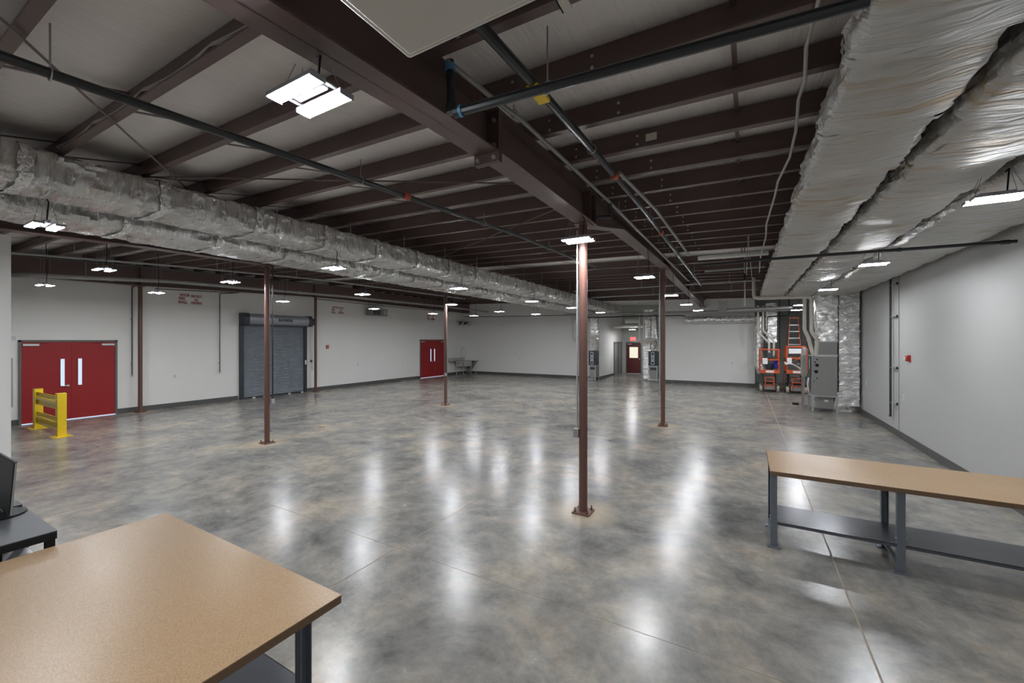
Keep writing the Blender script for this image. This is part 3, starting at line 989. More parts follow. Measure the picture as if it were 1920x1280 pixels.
drop(5.08, 1.15, 3.83, XL + 0.08, 'black air drop pipe left of the near wall column', (XL + 0.2, 5.11, 3.86))
drop(7.48, 1.08, 3.87, XL + 0.08, 'black air drop pipe left of the roll-up shutter', (XL + 0.6, 7.75, 3.89))
t = thing('air_drop', 'thin black drop pipe hanging beside the column before the shutter', 'pipe', (-8.8, 5.08, 0.95))
MB().tube([(-8.80, 5.06, 0.95), (-8.80, 5.06, 3.80)], 0.016, 8).build('pipe', 'black_pipe', t)
B('valve', 'galv', t, -8.83, -8.77, 5.03, 5.09, 0.85, 0.95)
t = thing('air_drop', 'thin black drop pipe hanging beside the far red door column', 'pipe', (-8.6, 10.95, 1.1))
MB().tube([(-8.80, 10.9, 1.1), (-8.80, 10.9, 4.09)], 0.016, 8).build('pipe', 'black_pipe', t)
B('valve', 'galv', t, -8.83, -8.77, 10.87, 10.93, 1.0, 1.1)


def wall_plate(p, axis, label, name='outlet', mat='white_plastic', w=0.08, h=0.12):
    x, y, z = p
    t = thing(name, label, 'outlet', p)
    if axis == 'x+':
        MB().box(x, x + 0.008, y - w / 2, y + w / 2, z - h / 2, z + h / 2).build('cover_plate', mat, t, bevel=0.002)
        for dz in (-0.025, 0.025):
            B('socket', 'galv_dull', t, x + 0.008, x + 0.011, y - 0.016, y + 0.016, z + dz - 0.014, z + dz + 0.014)
    elif axis == 'x-':
        MB().box(x - 0.008, x, y - w / 2, y + w / 2, z - h / 2, z + h / 2).build('cover_plate', mat, t, bevel=0.002)
        for dz in (-0.025, 0.025):
            B('socket', 'galv_dull', t, x - 0.011, x - 0.008, y - 0.016, y + 0.016, z + dz - 0.014, z + dz + 0.014)
    else:
        MB().box(x - w / 2, x + w / 2, y - 0.008, y, z - h / 2, z + h / 2).build('cover_plate', mat, t, bevel=0.002)
        for dz in (-0.025, 0.025):
            B('socket', 'galv_dull', t, x - 0.016, x + 0.016, y - 0.011, y - 0.008, z + dz - 0.014, z + dz + 0.014)


wall_plate((XL, 6.19, 1.02), 'x+', 'white outlet on the left wall between the air drops', w=0.14)
wall_plate((XL, 13.53, 1.03), 'x+', 'white outlet on the left wall right of the shutter')
wall_plate((XL, 16.52, 1.03), 'x+', 'white outlet on the left wall nearest the far red door')
wall_plate((-13.0, YF, 1.46), 'y-', 'white outlet on the far left wall, left of the raised pair', w=0.2, h=0.08)
wall_plate((-12.6, YF, 1.46), 'y-', 'white outlet on the far left wall, right of the raised pair', w=0.2, h=0.08)
wall_plate((-12.29, YF, 1.06), 'y-', 'white outlet low on the far left wall')
wall_plate((-0.53, YF, 1.09), 'y-', 'white outlet on the far wall left of the scissor lifts', w=0.12)
wall_plate((XR, 12.1, 0.95), 'x-', 'white outlet on the right wall beside the vertical pipe')
wall_plate((XR, 15.3, 0.97), 'x-', 'white outlet on the right wall near the tall grey unit')

# fire alarm stations
t = thing('fire_alarm', 'red fire alarm station on the left wall right of the shutter', 'fire alarm', (XL, 11.84, 1.91))
B('backplate', 'red_plastic', t, XL, XL + 0.05, 11.78, 11.90, 1.83, 1.98, bevel=0.006)
B('pull_handle', 'white_plastic', t, XL + 0.05, XL + 0.06, 11.81, 11.87, 1.88, 1.91)
t = thing('fire_alarm', 'red fire alarm horn on the right wall', 'fire alarm', (XR, 11.73, 1.81))
MB().prism([(XR, 1.74), (XR - 0.055, 1.76), (XR - 0.075, 1.82), (XR - 0.055, 1.88), (XR, 1.89)], 11.66, 11.80, 'y').build('body', 'red_plastic', t, bevel=0.006)
B('strobe', 'white_plastic', t, XR - 0.085, XR - 0.065, 11.70, 11.76, 1.79, 1.84)

# wall heater above the wall
t = thing('unit_heater', 'grey box heater hung high on the left wall', 'heater', (XL, 14.3, 3.4))
B('casing', 'galv_dull', t, XL + 0.05, XL + 0.5, 13.95, 14.95, 3.44, 3.78, bevel=0.01)
B('grille_frame', 'frame_grey', t, XL + 0.5, XL + 0.515, 14.0, 14.5, 3.47, 3.75)
for k in range(7):
    B('louvre', 'charcoal', t, XL + 0.515, XL + 0.53, 14.03, 14.47, 3.49 + k * 0.036, 3.51 + k * 0.036)
MB().tube([(XL + 0.5, 14.75, 3.6), (XL + 0.56, 14.75, 3.6)], 0.12, 14).build('fan_housing', 'galv', t)
for y in (14.0, 14.9):
    MB().tube([(XL + 0.2, y, 3.78), (XL + 0.2, y, 4.2)], 0.008, 6).build('hanger_rod', 'galv_dull', t)

# shelf and sink in the far left corner
t = thing('wall_shelf', 'dark wall shelf brackets high above the corner sink', 'shelf', (XL, 21.9, 3.2))
B('shelf_board', 'stainless', t, XL, XL + 0.38, 21.35, 22.45, 3.42, 3.45)
B('shelf_board', 'stainless', t, XL, XL + 0.38, 21.5, 22.35, 3.20, 3.23)
for y in (21.6, 22.2):
    MB().prism([(XL, 3.23), (XL + 0.36, 3.42), (XL, 3.42)], y, y + 0.02, 'y').build('bracket', 'charcoal', t)
t = thing('wash_sink', 'stainless steel sink with sloped drainboard in the far left corner', 'sink', (XL, 21.8, 0))
B('backsplash', 'stainless', t, XL + 0.02, XL + 0.05, 20.45, 22.2, 0.85, 1.08)
MB().prism([(20.4, 0.86), (21.15, 0.82), (21.15, 0.86), (20.4, 0.90)], XL + 0.05, XL + 0.7, 'x').build('drainboard', 'stainless', t)
mb = MB()
y0, y1, x0, x1 = 21.15, 22.1, XL + 0.05, XL + 0.7
mb.box(x0, x0 + 0.02, y0, y1, 0.5, 0.88).box(x1 - 0.02, x1, y0, y1, 0.5, 0.88).box(x0, x1, y0, y0 + 0.02, 0.5, 0.88).box(x0, x1, y1 - 0.02, y1, 0.5, 0.88).box(x0, x1, y0, y1, 0.5, 0.52)
mb.box(x0 - 0.02, x1 + 0.02, y0, y0 + 0.04, 0.86, 0.89).box(x0 - 0.02, x1 + 0.02, y1 - 0.04, y1, 0.86, 0.89).box(x1 - 0.02, x1 + 0.02, y0, y1, 0.86, 0.89)
mb.build('basin', 'stainless', t)
B('side_table_top', 'stainless', t, XL + 0.02, XL + 1.0, 22.1, 22.47, 0.86, 0.89)
MB().prism([(XL + 0.95, 0.86), (XL + 0.3, 0.05), (XL + 0.02, 0.05), (XL + 0.02, 0.86)], 22.44, 22.46, 'y').build('side_panel', 'galv_dull', t)
for (x, y) in ((XL + 0.66, 21.2), (XL + 0.66, 22.05), (XL + 0.1, 21.2), (XL + 0.66, 20.5), (XL + 0.98, 22.15)):
    MB().tube([(x, y, 0), (x, y, 0.86)], 0.018, 8).build('leg', 'stainless', t)
MB().tube([(XL + 0.66, 21.2, 0.3), (XL + 0.66, 22.05, 0.3)], 0.014, 8).build('cross_rail', 'stainless', t)
pts = [(XL + 0.12, 21.7, 1.08), (XL + 0.12, 21.7, 1.5)] + [(XL + 0.12 + 0.16 * (1 - math.cos(a)), 21.7 + 0.05 * math.sin(a), 1.5 + 0.26 * math.sin(a)) for a in [k * math.pi / 8 for k in range(1, 9)]] + [(XL + 0.44, 21.72, 1.25)]
MB().tube(pts, 0.012, 8).build('spray_faucet', 'galv', t)

# yellow guard rail
t = thing('guard_rail', 'yellow steel guard rail standing in front of the nearest red door', 'guard rail', (-14.5, 3.0, 0))
for x in (-15.4, -13.6):
    p = MB().box(x - 0.075, x + 0.075, 2.925, 3.075, 0.012, 0.98).build('post', 'yellow', t, bevel=0.008)
    MB().prism([(x - 0.075, 2.925), (x + 0.075, 2.925), (x + 0.075, 3.075), (x - 0.075, 3.075)], 0.98, 0.992, 'z').build('post_cap', 'yellow', p)
    MB().box(x - 0.16, x + 0.16, 2.84, 3.16, 0, 0.014).build('base_plate', 'yellow', p)
    for dx in (-0.125, 0.125):
        for dy in (-0.125, 0.125):
            MB().tube([(x + dx, 3 + dy, 0.014), (x + dx, 3 + dy, 0.03)], 0.015, 6).build('anchor_bolt', 'galv', p)
    for z in (0.2, 0.36, 0.7, 0.84):
        for dx in ((0.03,) if x > -14 else ()):
            MB().tube([(x + dx, 2.925, z), (x + dx, 2.912, z)], 0.014, 6).build('bolt', 'galv', p)
for z in (0.14, 0.62):
    w = [(2.955, z), (2.985, z + 0.04), (2.985, z + 0.09), (2.94, z + 0.12), (2.94, z + 0.18), (2.985, z + 0.21), (2.985, z + 0.26), (2.955, z + 0.30), (2.965, z + 0.305), (3.0, z + 0.265), (3.0, z + 0.205), (2.955, z + 0.175), (2.955, z + 0.125), (3.0, z + 0.095), (3.0, z + 0.035), (2.965, z - 0.005)]
    MB().prism(w, -15.33, -13.67, 'x').build('corrugated_rail', 'yellow', t, smooth=False)

# grey push plate at the end of the partition
t = thing('push_plate', 'grey vertical panel fixed behind the end of the left partition wall', 'panel', (-9.06, 1.5, 1.5))
B('plate', 'galv_dull', t, -9.14, -9.04, 1.5, 1.525, 1.25, 1.95, bevel=0.004)
B('knob', 'galv', t, -9.1, -9.04, 1.5, 1.55, 2.2, 2.26)

# ------------------------------------------------------------------ work benches
def bench(name, label, x0, x1, y0, y1, h, legs, shelf, axis):
    t = thing(name, label, 'workbench', ((x0 + x1) / 2, (y0 + y1) / 2, 0))
    top = MB().box(x0, x1, y0, y1, h - 0.005, h).build('board_top', 'particle_board', t)
    MB().box(x0 + 0.0005, x1 - 0.0005, y0 + 0.0005, y1 - 0.0005, h - 0.045, h - 0.005).build('board_core', 'mdf_edge', top)
    for (lx, ly, s) in legs:
        mb = MB()
        # folded channel leg
        if axis == 'x':
            mb.box(lx - 0.03, lx + 0.03, ly - s * 0.0 - 0.003, ly + 0.003, 0.012, h - 0.045)
            mb.box(lx - 0.03, lx - 0.025, min(ly, ly + s * 0.045), max(ly, ly + s * 0.045), 0.012, h - 0.045)
            mb.box(lx + 0.025, lx + 0.03, min(ly, ly + s * 0.045), max(ly, ly + s * 0.045), 0.012, h - 0.045)
        else:
            mb.box(lx - 0.003, lx + 0.003, ly - 0.03, ly + 0.03, 0.012, h - 0.045)
            mb.box(min(lx, lx + s * 0.045), max(lx, lx + s * 0.045), ly - 0.03, ly - 0.025, 0.012, h - 0.045)
            mb.box(min(lx, lx + s * 0.045), max(lx, lx + s * 0.045), ly + 0.025, ly + 0.03, 0.012, h - 0.045)
        lg = mb.build('leg', 'bench_steel', t, smooth=False)
        MB().box(lx - 0.06, lx + 0.06, ly - 0.035, ly + 0.035, 0, 0.012).build('foot_plate', 'bench_steel', lg)
        for z in (0.22, 0.32):
            MB().tube([(lx - 0.04, ly + (0.02 if axis == 'x' else 0), z), (lx + 0.04, ly + (0.02 if axis == 'x' else 0), z)], 0.007, 6).build('bolt', 'galv', lg)
    sx0, sx1, sy0, sy1, sz = shelf
    mb = MB().box(sx0, sx1, sy0, sy1, sz - 0.004, sz)
    mb.box(sx0, sx1, sy0, sy0 + 0.004, sz - 0.03, sz).box(sx0, sx1, sy1 - 0.004, sy1, sz - 0.03, sz)
    mb.build('lower_shelf', 'shelf_steel', t, smooth=False)
    return t


HB = 0.822
b1 = bench('workbench', 'large particle-board workbench in the lower left foreground', -4.02, -1.90, 0.18, 1.464, HB,
           [(-1.99, 1.29, 1), (-1.99, 0.4, -1), (-3.9, 1.29, 1), (-3.9, 0.4, -1)], (-3.88, -2.02, 0.38, 1.43, 0.27), 'y')
b2 = bench('workbench', 'long particle-board workbench with blue-grey legs by the right wall', 0.235, 2.95, 5.10, 6.08, HB,
           [(0.27, 5.16, 1), (0.27, 5.72, -1), (1.285, 5.17, 1), (1.285, 5.73, -1), (2.6, 5.17, 1), (2.6, 5.73, -1)], (0.29, 2.9, 5.17, 5.71, 0.268), 'x')
for x in (0.27, 1.285, 2.6):
    MB().bar((x, 5.18, HB - 0.07), (x, 6.0, HB - 0.07), 0.05, 0.04).build('top_rail', 'bench_steel', b2, smooth=False)
    MB().bar((x + 0.02, 5.7, HB - 0.19), (x + 0.02, 5.25, HB - 0.06), 0.04, 0.006, up=(1, 0, 0)).build('brace', 'bench_steel', b2, smooth=False)
    MB().bar((x - 0.02, 5.2, 0.1), (x - 0.02, 5.7, 0.1), 0.03, 0.03).build('foot_rail', 'bench_steel', b2, smooth=False)

# dark carts with a screen at the left edge
def cart(label, x0, x1, y0, y1, h):
    t = thing('equipment_cart', label, 'cart', ((x0 + x1) / 2, (y0 + y1) / 2, 0))
    B('top', 'desk_top', t, x0, x1, y0, y1, h - 0.006, h)
    B('edge_frame', 'black', t, x0 + 0.001, x1 - 0.001, y0 + 0.001, y1 - 0.001, h - 0.055, h - 0.006)
    for x in (x0 + 0.03, x1 - 0.03):
        for y in (y0 + 0.03, y1 - 0.03):
            MB().box(x - 0.022, x + 0.022, y - 0.022, y + 0.022, 0.06, h - 0.05).build('leg', 'black', t)
            MB().tube([(x - 0.015, y, 0.03), (x + 0.015, y, 0.03)], 0.03, 12).build('caster', 'black', t)
    B('lower_tray', 'galv', t, x0 + 0.03, x1 - 0.03, y0 + 0.03, y1 - 0.03, h - 0.26, h - 0.245)
    B('drawer_box', 'black', t, x0 + 0.06, x1 - 0.25, y0 + 0.05, y1 - 0.2, h - 0.245, h - 0.1)
    return t


cart('dark grey cart tucked behind the foreground workbench at the left edge', -4.80, -4.09, 0.05, 0.885, 0.90)
cart('second dark cart farther behind the screen at the left edge', -5.72, -4.98, 0.05, 0.888, 0.90)
t = thing('monitor', 'black flat screen standing on the dark cart at the left edge', 'monitor', (-4.9, 0.74, 0.9))
mb = MB()
mb.prism([(0.765, 0.925), (0.777, 0.925), (0.802, 1.31), (0.79, 1.31)], -5.2, -4.63, 'x')
mb.build('screen_housing', 'black', t)
MB().prism([(0.764, 0.945), (0.7655, 0.945), (0.7885, 1.30), (0.787, 1.30)], -5.185, -4.645, 'x').build('screen', 'black', t)
MB().prism([(0.766, 0.93), (0.776, 0.93), (0.801, 1.305), (0.791, 1.305)], -4.630, -4.626, 'x').build('bezel_edge', 'galv_dull', t)
MB().tube([(-4.80, 0.74, 0.90), (-4.80, 0.74, 0.912)], 0.14, 20).tube([(-4.8, 0.78, 0.912), (-4.8, 0.79, 1.0)], 0.02, 10).build('stand', 'black', t)

# ------------------------------------------------------------------ right wall pipe drop
t = thing('conduit', 'black vertical pipe strapped to the right wall', 'pipe', (XR, 12.8, 0.42))
MB().tube([(XR - 0.06, 12.8, 3.9), (XR - 0.06, 12.8, 0.42)], 0.022, 10).build('pipe', 'black_pipe', t)
MB().box(XR - 0.01, XR, 12.40, 12.42, 0.1, 3.9).build('wall_seam_strip', 'galv_dull', t)
for z in (0.75, 1.57, 2.75, 3.5):
    MB().box(XR - 0.07, XR - 0.005, 12.42, 12.8, z - 0.006, z + 0.006).build('strap', 'galv_dull', t)
    MB().tube([(XR - 0.035, 12.42, z - 0.03), (XR - 0.035, 12.42, z + 0.03)], 0.016, 6).build('clip', 'black', t)
MB().tube([(XR - 0.06, 12.8, 0.42), (XR - 0.06, 12.86, 0.42)], 0.03, 8).build('cap', 'wood', t)


# ------------------------------------------------------------------ corridor end
d = struct(MB().box(-6.87, -6.82, 27.34, 27.42, 0, 2.08).box(-5.92, -5.87, 27.34, 27.42, 0, 2.08).box(-6.87, -5.87, 27.34, 27.42, 2.03, 2.08).build('door_3', 'frame_grey'))
leaf = MB().box(-6.82, -5.92, 27.35, 27.39, 0.03, 2.03).build('door_leaf', 'door_dark_red', d)
B('pane', 'door_glass', leaf, -6.63, -6.08, 27.34, 27.35, 1.05, 1.76)
MB().box(-6.66, -6.05, 27.343, 27.35, 1.02, 1.79).build('glazing_bead', 'door_dark_red', leaf)
MB().tube([(-5.98, 27.35, 0.98), (-5.98, 27.29, 0.98)], 0.03, 8).build('knob', 'stainless', leaf)
B('door_closer', 'galv', leaf, -6.75, -6.5, 27.28, 27.35, 1.93, 1.98)
B('threshold_gap_strip', 'white_plastic', d, -6.82, -5.92, 27.33, 27.4, 0, 0.03)
t = thing('exit_sign', 'glowing red exit sign above the dark red corridor door', 'exit sign', (-6.41, 27.3, 2.2))
B('housing', 'white_plastic', t, -6.6, -6.22, 27.34, 27.4, 2.17, 2.43, bevel=0.01)
B('face', 'exit_glow', t, -6.58, -6.24, 27.33, 27.34, 2.19, 2.41)
letters('EXIT', 0.17, 27.327, 2.24, -6.41, 'white_plastic', t, along='far', align='CENTER')
for i, (y0, y1) in enumerate(((25.4, 26.25), (26.4, 27.25))):
    d = struct(MB().box(-7.16, -7.10, y0, y0 + 0.06, 0, 2.1).box(-7.16, -7.10, y1 - 0.06, y1, 0, 2.1).box(-7.16, -7.10, y0, y1, 2.04, 2.1).build('door_%d' % (4 + i), 'frame_grey'))
    B('door_leaf', 'galv_dull', d, -7.155, -7.12, y0 + 0.06, y1 - 0.06, 0.02, 2.04)
t = thing('white_duct', 'white insulated pipe crossing high in the exit corridor', 'pipe', (-6, 25.6, 3.06))
MB().tube([(-7.15, 25.6, 3.05), (-5.4, 25.6, 3.05), (-5.3, 25.6, 3.1)], 0.09, 12).build('pipe', 'white_plastic', t)
t = thing('white_duct', 'second white wrapped pipe higher in the exit corridor', 'pipe', (-5.8, 24.6, 3.36))
MB().tube([(-6.2, 24.6, 3.36), (-5.3, 24.6, 3.36)], 0.13, 12).build('pipe', 'white_plastic', t)
for x in (-6.1, -5.4):
    MB().tube([(x, 24.6, 3.45), (x, 24.6, zb(x, 24.6) + 0.19)], 0.006, 6).build('hanger_rod', 'galv', t)


# ------------------------------------------------------------------ air handlers
def foil_box(mb, x0, x1, y0, y1, z0, z1, seed, x0b=None, x1b=None, amp=0.012, nz=None):
    """crumpled upright rectangular trunk; b values give the lower end when it tapers"""
    rnd = random.Random(seed)
    x0b = x0 if x0b is None else x0b
    x1b = x1 if x1b is None else x1b
    nz = nz or max(4, int((z1 - z0) / 0.07))
    ring = []
    n = 24
    i0 = len(mb.v)
    for k in range(nz + 1):
        z = z0 + (z1 - z0) * k / nz
        t = k / nz
        xa_, xb_ = x0b + (x0 - x0b) * t, x1b + (x1 - x1b) * t
        for q in range(n):
            u = q / n * 4
            s = int(u)
            fr = u - s
            if s == 0:
                p = (xa_ + (xb_ - xa_) * fr, y0)
            elif s == 1:
                p = (xb_, y0 + (y1 - y0) * fr)
            elif s == 2:
                p = (xb_ - (xb_ - xa_) * fr, y1)
            else:
                p = (xa_, y1 - (y1 - y0) * fr)
            rim = amp * 1.2 if k % 9 == 0 else 0
            dx, dy = p[0] - (xa_ + xb_) / 2, p[1] - (y0 + y1) / 2
            ln = math.hypot(dx, dy) or 1
            w = rnd.uniform(-amp, amp) + rim
            mb.v.append((p[0] + dx / ln * w, p[1] + dy / ln * w, z))
    for k in range(nz):
        for q in range(n):
            a = i0 + k * n + q
            c = i0 + k * n + (q + 1) % n
            mb.f.append((a, c, c + n, a + n))
    mb.f.append(tuple(i0 + q for q in range(n)))
    mb.f.append(tuple(i0 + nz * n + q for q in range(n)))
    return mb


def furnace(label, x0, x1, y, extra):
    t = thing('furnace', label, 'furnace', ((x0 + x1) / 2, y, 0), 'dark-fronted furnaces beside the corridor')
    yb = y + 0.6
    B('cabinet', 'charcoal', t, x0, x1, y, yb, 0.82, 1.62, bevel=0.008)
    xm = (x0 + x1) / 2
    f = B('face_strip', 'silver_face', t, xm - 0.09, xm + 0.09, y - 0.012, y, 0.88, 1.57, bevel=0.01)
    for z, r in ((1.46, 0.055), (1.22, 0.03), (0.98, 0.055)):
        MB().tube([(xm, y - 0.02, z), (xm, y - 0.01, z)], r, 16).build('port', 'black', f)
    B('return_box', 'galv_dull', t, x0 + 0.06, x1 - 0.03, y + 0.06, yb, 0.12, 0.78)
    B('filter_slot', 'charcoal', t, x0 + 0.07, x1 - 0.04, y + 0.05, y + 0.06, 0.58, 0.72)
    MB().box(x0 - 0.02, x1 + 0.02, y - 0.02, yb, 0.78, 0.82).build('stand_top', 'galv', t)
    for x in (x0, x1):
        for yy in (y, yb - 0.03):
            MB().box(x - 0.02, x + 0.02, yy - 0.02, yy + 0.02, 0, 0.78).build('leg', 'galv', t)
    MB().box(x0 - 0.02, x1 + 0.02, y - 0.015, y + 0.015, 0.04, 0.08).build('rail', 'white_plastic', t)
    return t


t = furnace('dark furnace on a stand at the left corner of the corridor, partly behind the column', -7.56, -7.16, 21.85, 0)
foil_box(MB(), -7.5, -7.1, 22.0, 22.4, 1.64, 3.5, 11, x0b=-7.48, x1b=-7.22).build('supply_trunk', 'foil_upright', t)
for dx in (0.0, 0.2):
    pass
pipe('vent_pipe', 'white vent pipe elbowing over the left corridor furnace', 'pvc', [(-8.45, 21.75, 3.7), (-8.45, 21.75, 2.30), (-8.40, 21.75, 2.23), (-7.45, 21.75, 2.23), (-7.38, 21.75, 2.17), (-7.38, 21.75, 1.64)], 0.045, n=12)
pipe('vent_pipe', 'second white vent pipe stepping over the left corridor furnace', 'pvc', [(-8.2, 21.78, 2.36), (-7.27, 21.78, 2.36), (-7.2, 21.78, 2.3), (-7.2, 21.78, 1.64)], 0.05, n=12)
t = furnace('dark furnace on a stand right of the exit corridor', -4.56, -4.11, 23.0, 0)
foil_box(MB(), -4.85, -4.45, 23.1, 23.5, 0.1, 3.9, 12).build('return_trunk', 'foil_upright', t)
foil_box(MB(), -4.62, -4.25, 23.05, 23.5, 1.64, 3.9, 13, x0b=-4.4, x1b=-4.02).build('supply_trunk', 'foil_upright', t)
pipe('vent_pipe', 'white vent pipe bending in front of the foil trunk right of the corridor', 'pvc', [(-4.88, 22.3, 3.6), (-4.88, 22.3, 2.2), (-4.82, 22.3, 2.12), (-4.22, 22.6, 2.12), (-4.16, 22.75, 2.05), (-4.3, 23.1, 1.64)], 0.05, n=12)
pipe('vent_pipe', 'upper white vent pipe bending in front of the trunk right of the corridor', 'pvc', [(-4.66, 22.35, 3.6), (-4.66, 22.35, 2.32), (-4.6, 22.35, 2.24), (-4.05, 22.6, 2.24), (-3.98, 22.7, 2.15), (-4.15, 23.1, 1.64)], 0.05, n=12)
pipe('gas_drop', 'thin black gas drop beside the right corridor furnace', 'black_pipe', [(-4.35, 22.6, 3.4), (-4.35, 22.6, 1.9), (-4.45, 22.9, 1.75)], 0.02)

# tall grey air handler near the right wall
t = thing('air_handler', 'tall grey air handler on a steel stand near the right wall', 'air handler', (2.1, 16.0, 0))
cab = B('cabinet', 'unit_grey', t, 1.83, 2.45, 15.7, 16.55, 0.50, 1.72, bevel=0.006)
for (x, z, r) in ((1.95, 1.61, 0.022), (1.90, 1.52, 0.022), (1.95, 1.43, 0.05), (1.93, 1.23, 0.05), (1.87, 1.26, 0.012), (1.95, 1.03, 0.02), (1.88, 0.93, 0.016)):
    MB().tube([(x, 15.698, z), (x, 15.690, z)], r, 14).build('knockout', 'black', cab)
B('plenum', 'unit_grey', t, 2.0, 2.45, 15.72, 16.5, 1.76, 2.17, bevel=0.004)
B('plenum_flange', 'galv', t, 1.97, 2.46, 15.69, 16.52, 1.70, 1.76)
B('trim_band', 'galv', t, 1.98, 2.46, 15.69, 16.5, 2.15, 2.18)
B('control_panel', 'charcoal', t, 1.80, 1.83, 15.9, 16.45, 1.0, 1.70)
B('label_plate', 'galv', t, 1.79, 1.80, 16.0, 16.1, 1.3, 1.6)
B('stand_top', 'galv', t, 1.80, 2.48, 15.66, 16.58, 0.46, 0.50)
for (x, y) in ((1.84, 15.69), (2.44, 15.69), (1.84, 16.54), (2.44, 16.54)):
    MB().box(x - 0.025, x + 0.025, y - 0.025, y + 0.025, 0, 0.46).build('leg', 'galv', t)
B('return_box', 'unit_grey', t, 2.0, 2.38, 15.8, 16.5, 0.09, 0.46)
B('rating_label', 'white_plastic', t, 2.15, 2.24, 15.795, 15.80, 0.30, 0.36)
foil_box(MB(), 1.88, 2.47, 15.72, 16.3, 2.18, 3.62, 21, x0b=2.0, x1b=2.46, amp=0.014).build('supply_trunk', 'foil_upright', t)
foil_box(MB(), 2.50, 2.98, 15.75, 16.35, 0.55, 3.62, 22, amp=0.014).build('return_trunk', 'foil_upright', t)
foil_box(MB(), 2.40, 2.98, 15.75, 16.4, 0.22, 0.62, 23, amp=0.012).build('return_boot', 'foil_upright', t)
for z in (1.0, 1.2, 2.45):
    B('trunk_collar', 'galv', t, 2.48, 3.0, 15.72, 16.37, z, z + 0.03)
t = thing('instruction_sheet', 'white paper sheets hanging on the side of the tall grey unit', 'paper', (1.78, 16.2, 0.9))
MB().grid(2, 6, lambda u, v: (1.79 - 0.03 * math.sin(v * 3), 16.0 + 0.3 * u, 0.55 + 0.45 * v)).build('sheet', 'paper', t)
t = thing('control_box', 'narrow grey control cabinet left of the tall grey unit', 'cabinet', (1.72, 16.6, 0))
B('body', 'galv_dull', t, 1.66, 1.78, 16.5, 17.0, 1.0, 1.72, bevel=0.005)
B('top_box', 'galv', t, 1.68, 1.77, 16.55, 16.9, 1.72, 1.95)
for y in (16.52, 16.98):
    MB().box(1.68, 1.72, y - 0.02, y + 0.02, 0, 1.0).build('leg', 'galv_dull', t)
pipe('vent_pipe', 'long cream vent pipe elbowing under the ducts down to the tall unit', 'pvc', [(0.26, 15.5, 4.3), (0.26, 15.5, 3.70), (0.28, 15.5, 3.63), (0.35, 15.5, 3.58), (1.70, 15.5, 3.55), (1.77, 15.5, 3.52), (1.79, 15.5, 3.45), (1.79, 15.5, 2.50), (1.82, 15.5, 2.42), (1.91, 15.52, 2.28), (1.94, 15.55, 2.2), (1.94, 15.75, 1.73)], 0.055, n=14)
pipe('vent_pipe', 'shorter cream vent pipe dropping behind the long one to the tall unit', 'pvc', [(1.62, 15.6, 3.5), (1.62, 15.6, 2.55), (1.65, 15.62, 2.46), (1.73, 15.7, 2.3), (1.76, 15.8, 2.2), (1.88, 15.9, 1.73)], 0.05, n=14)
pipe('gas_drop', 'thin black pipe between the cream vent pipes', 'black_pipe', [(1.72, 15.9, 3.4), (1.72, 15.9, 1.95)], 0.018)
pipe('drain_hose', 'white hose lying on the floor behind the tall unit', 'white_plastic', [(2.45, 15.9, 0.12), (2.6, 15.9, 0.13), (2.75, 16.0, 0.1), (2.8, 15.8, 0.05), (2.5, 15.75, 0.05)], 0.022, cat='hose')
B('floor_pipe_end', 'black', None, 1.42, 1.6, 16.9, 16.98, 0.0, 0.07)
tag(bpy.data.objects['floor_pipe_end'], 'short black pipe end on the floor left of the tall unit', 'pipe')

# far right equipment: horizontal foil pipe, trunks, pvc
rnd = random.Random(5)


def foil_pipe(mb, pts, r, seed, n=16):
    rnd = random.Random(seed)
    dense = []
    for p, q in zip(pts[:-1], pts[1:]):
        L = (Vector(q) - Vector(p)).length
        k = max(1, int(L / 0.08))
        for i in range(k):
            dense.append(lerp(p, q, i / k))
    dense.append(pts[-1])
    i0 = len(mb.v)
    mb.tube(dense, r, n)
    for i in range(i0, len(mb.v)):
        v = mb.v[i]
        mb.v[i] = (v[0] + rnd.uniform(-.012, .012), v[1] + rnd.uniform(-.012, .012), v[2] + rnd.uniform(-.012, .012))
    return mb


t = thing('foil_pipe', 'round foil-wrapped pipe along the far wall turning down behind the scissor lift', 'duct', (0.5, 22.2, 1.0))
foil_pipe(MB(), [(-2.6, 22.2, 3.22), (0.45, 22.2, 3.20)], 0.17, 31).build('horizontal_run', 'foil_upright', t)
foil_pipe(MB(), [(0.58, 22.0, 3.3), (0.58, 22.0, 1.1), (0.7, 21.95, 0.72)], 0.19, 32).build('drop', 'foil_upright', t)
t = thing('foil_wrapped_duct', 'foil-wrapped trunk hanging behind the left scissor lift', 'duct', (1.05, 22.0, 2.1))
foil_box(MB(), 0.84, 1.27, 22.0, 22.4, 2.1, 3.9, 33).build('trunk', 'foil_upright', t)
pipe('vent_pipe', 'cream vent pipe sloping down behind the left scissor lift', 'pvc', [(0.52, 21.4, 3.75), (0.52, 21.4, 2.6), (0.56, 21.4, 2.52), (0.9, 21.4, 2.14), (0.94, 21.4, 2.05), (0.94, 21.4, 1.5)], 0.045, n=12)
pipe('vent_pipe', 'second cream vent pipe beside it behind the left scissor lift', 'pvc', [(0.72, 21.45, 3.75), (0.72, 21.45, 2.68), (0.76, 21.45, 2.6), (1.08, 21.45, 2.22), (1.12, 21.45, 2.12), (1.12, 21.45, 1.5)], 0.045, n=12)
pipe('gas_drop', 'bent black pipe above the left scissor lift', 'black_pipe', [(0.86, 21.7, 2.0), (0.88, 21.7, 3.2), (0.92, 21.7, 3.28), (1.64, 21.7, 3.3), (1.7, 21.7, 3.36), (1.7, 21.7, 4.3)], 0.022)
pipe('gas_drop', 'thin black vertical pipe between the two scissor lifts', 'black_pipe', [(1.40, 22.5, 4.37), (1.40, 22.5, 1.2)], 0.018)
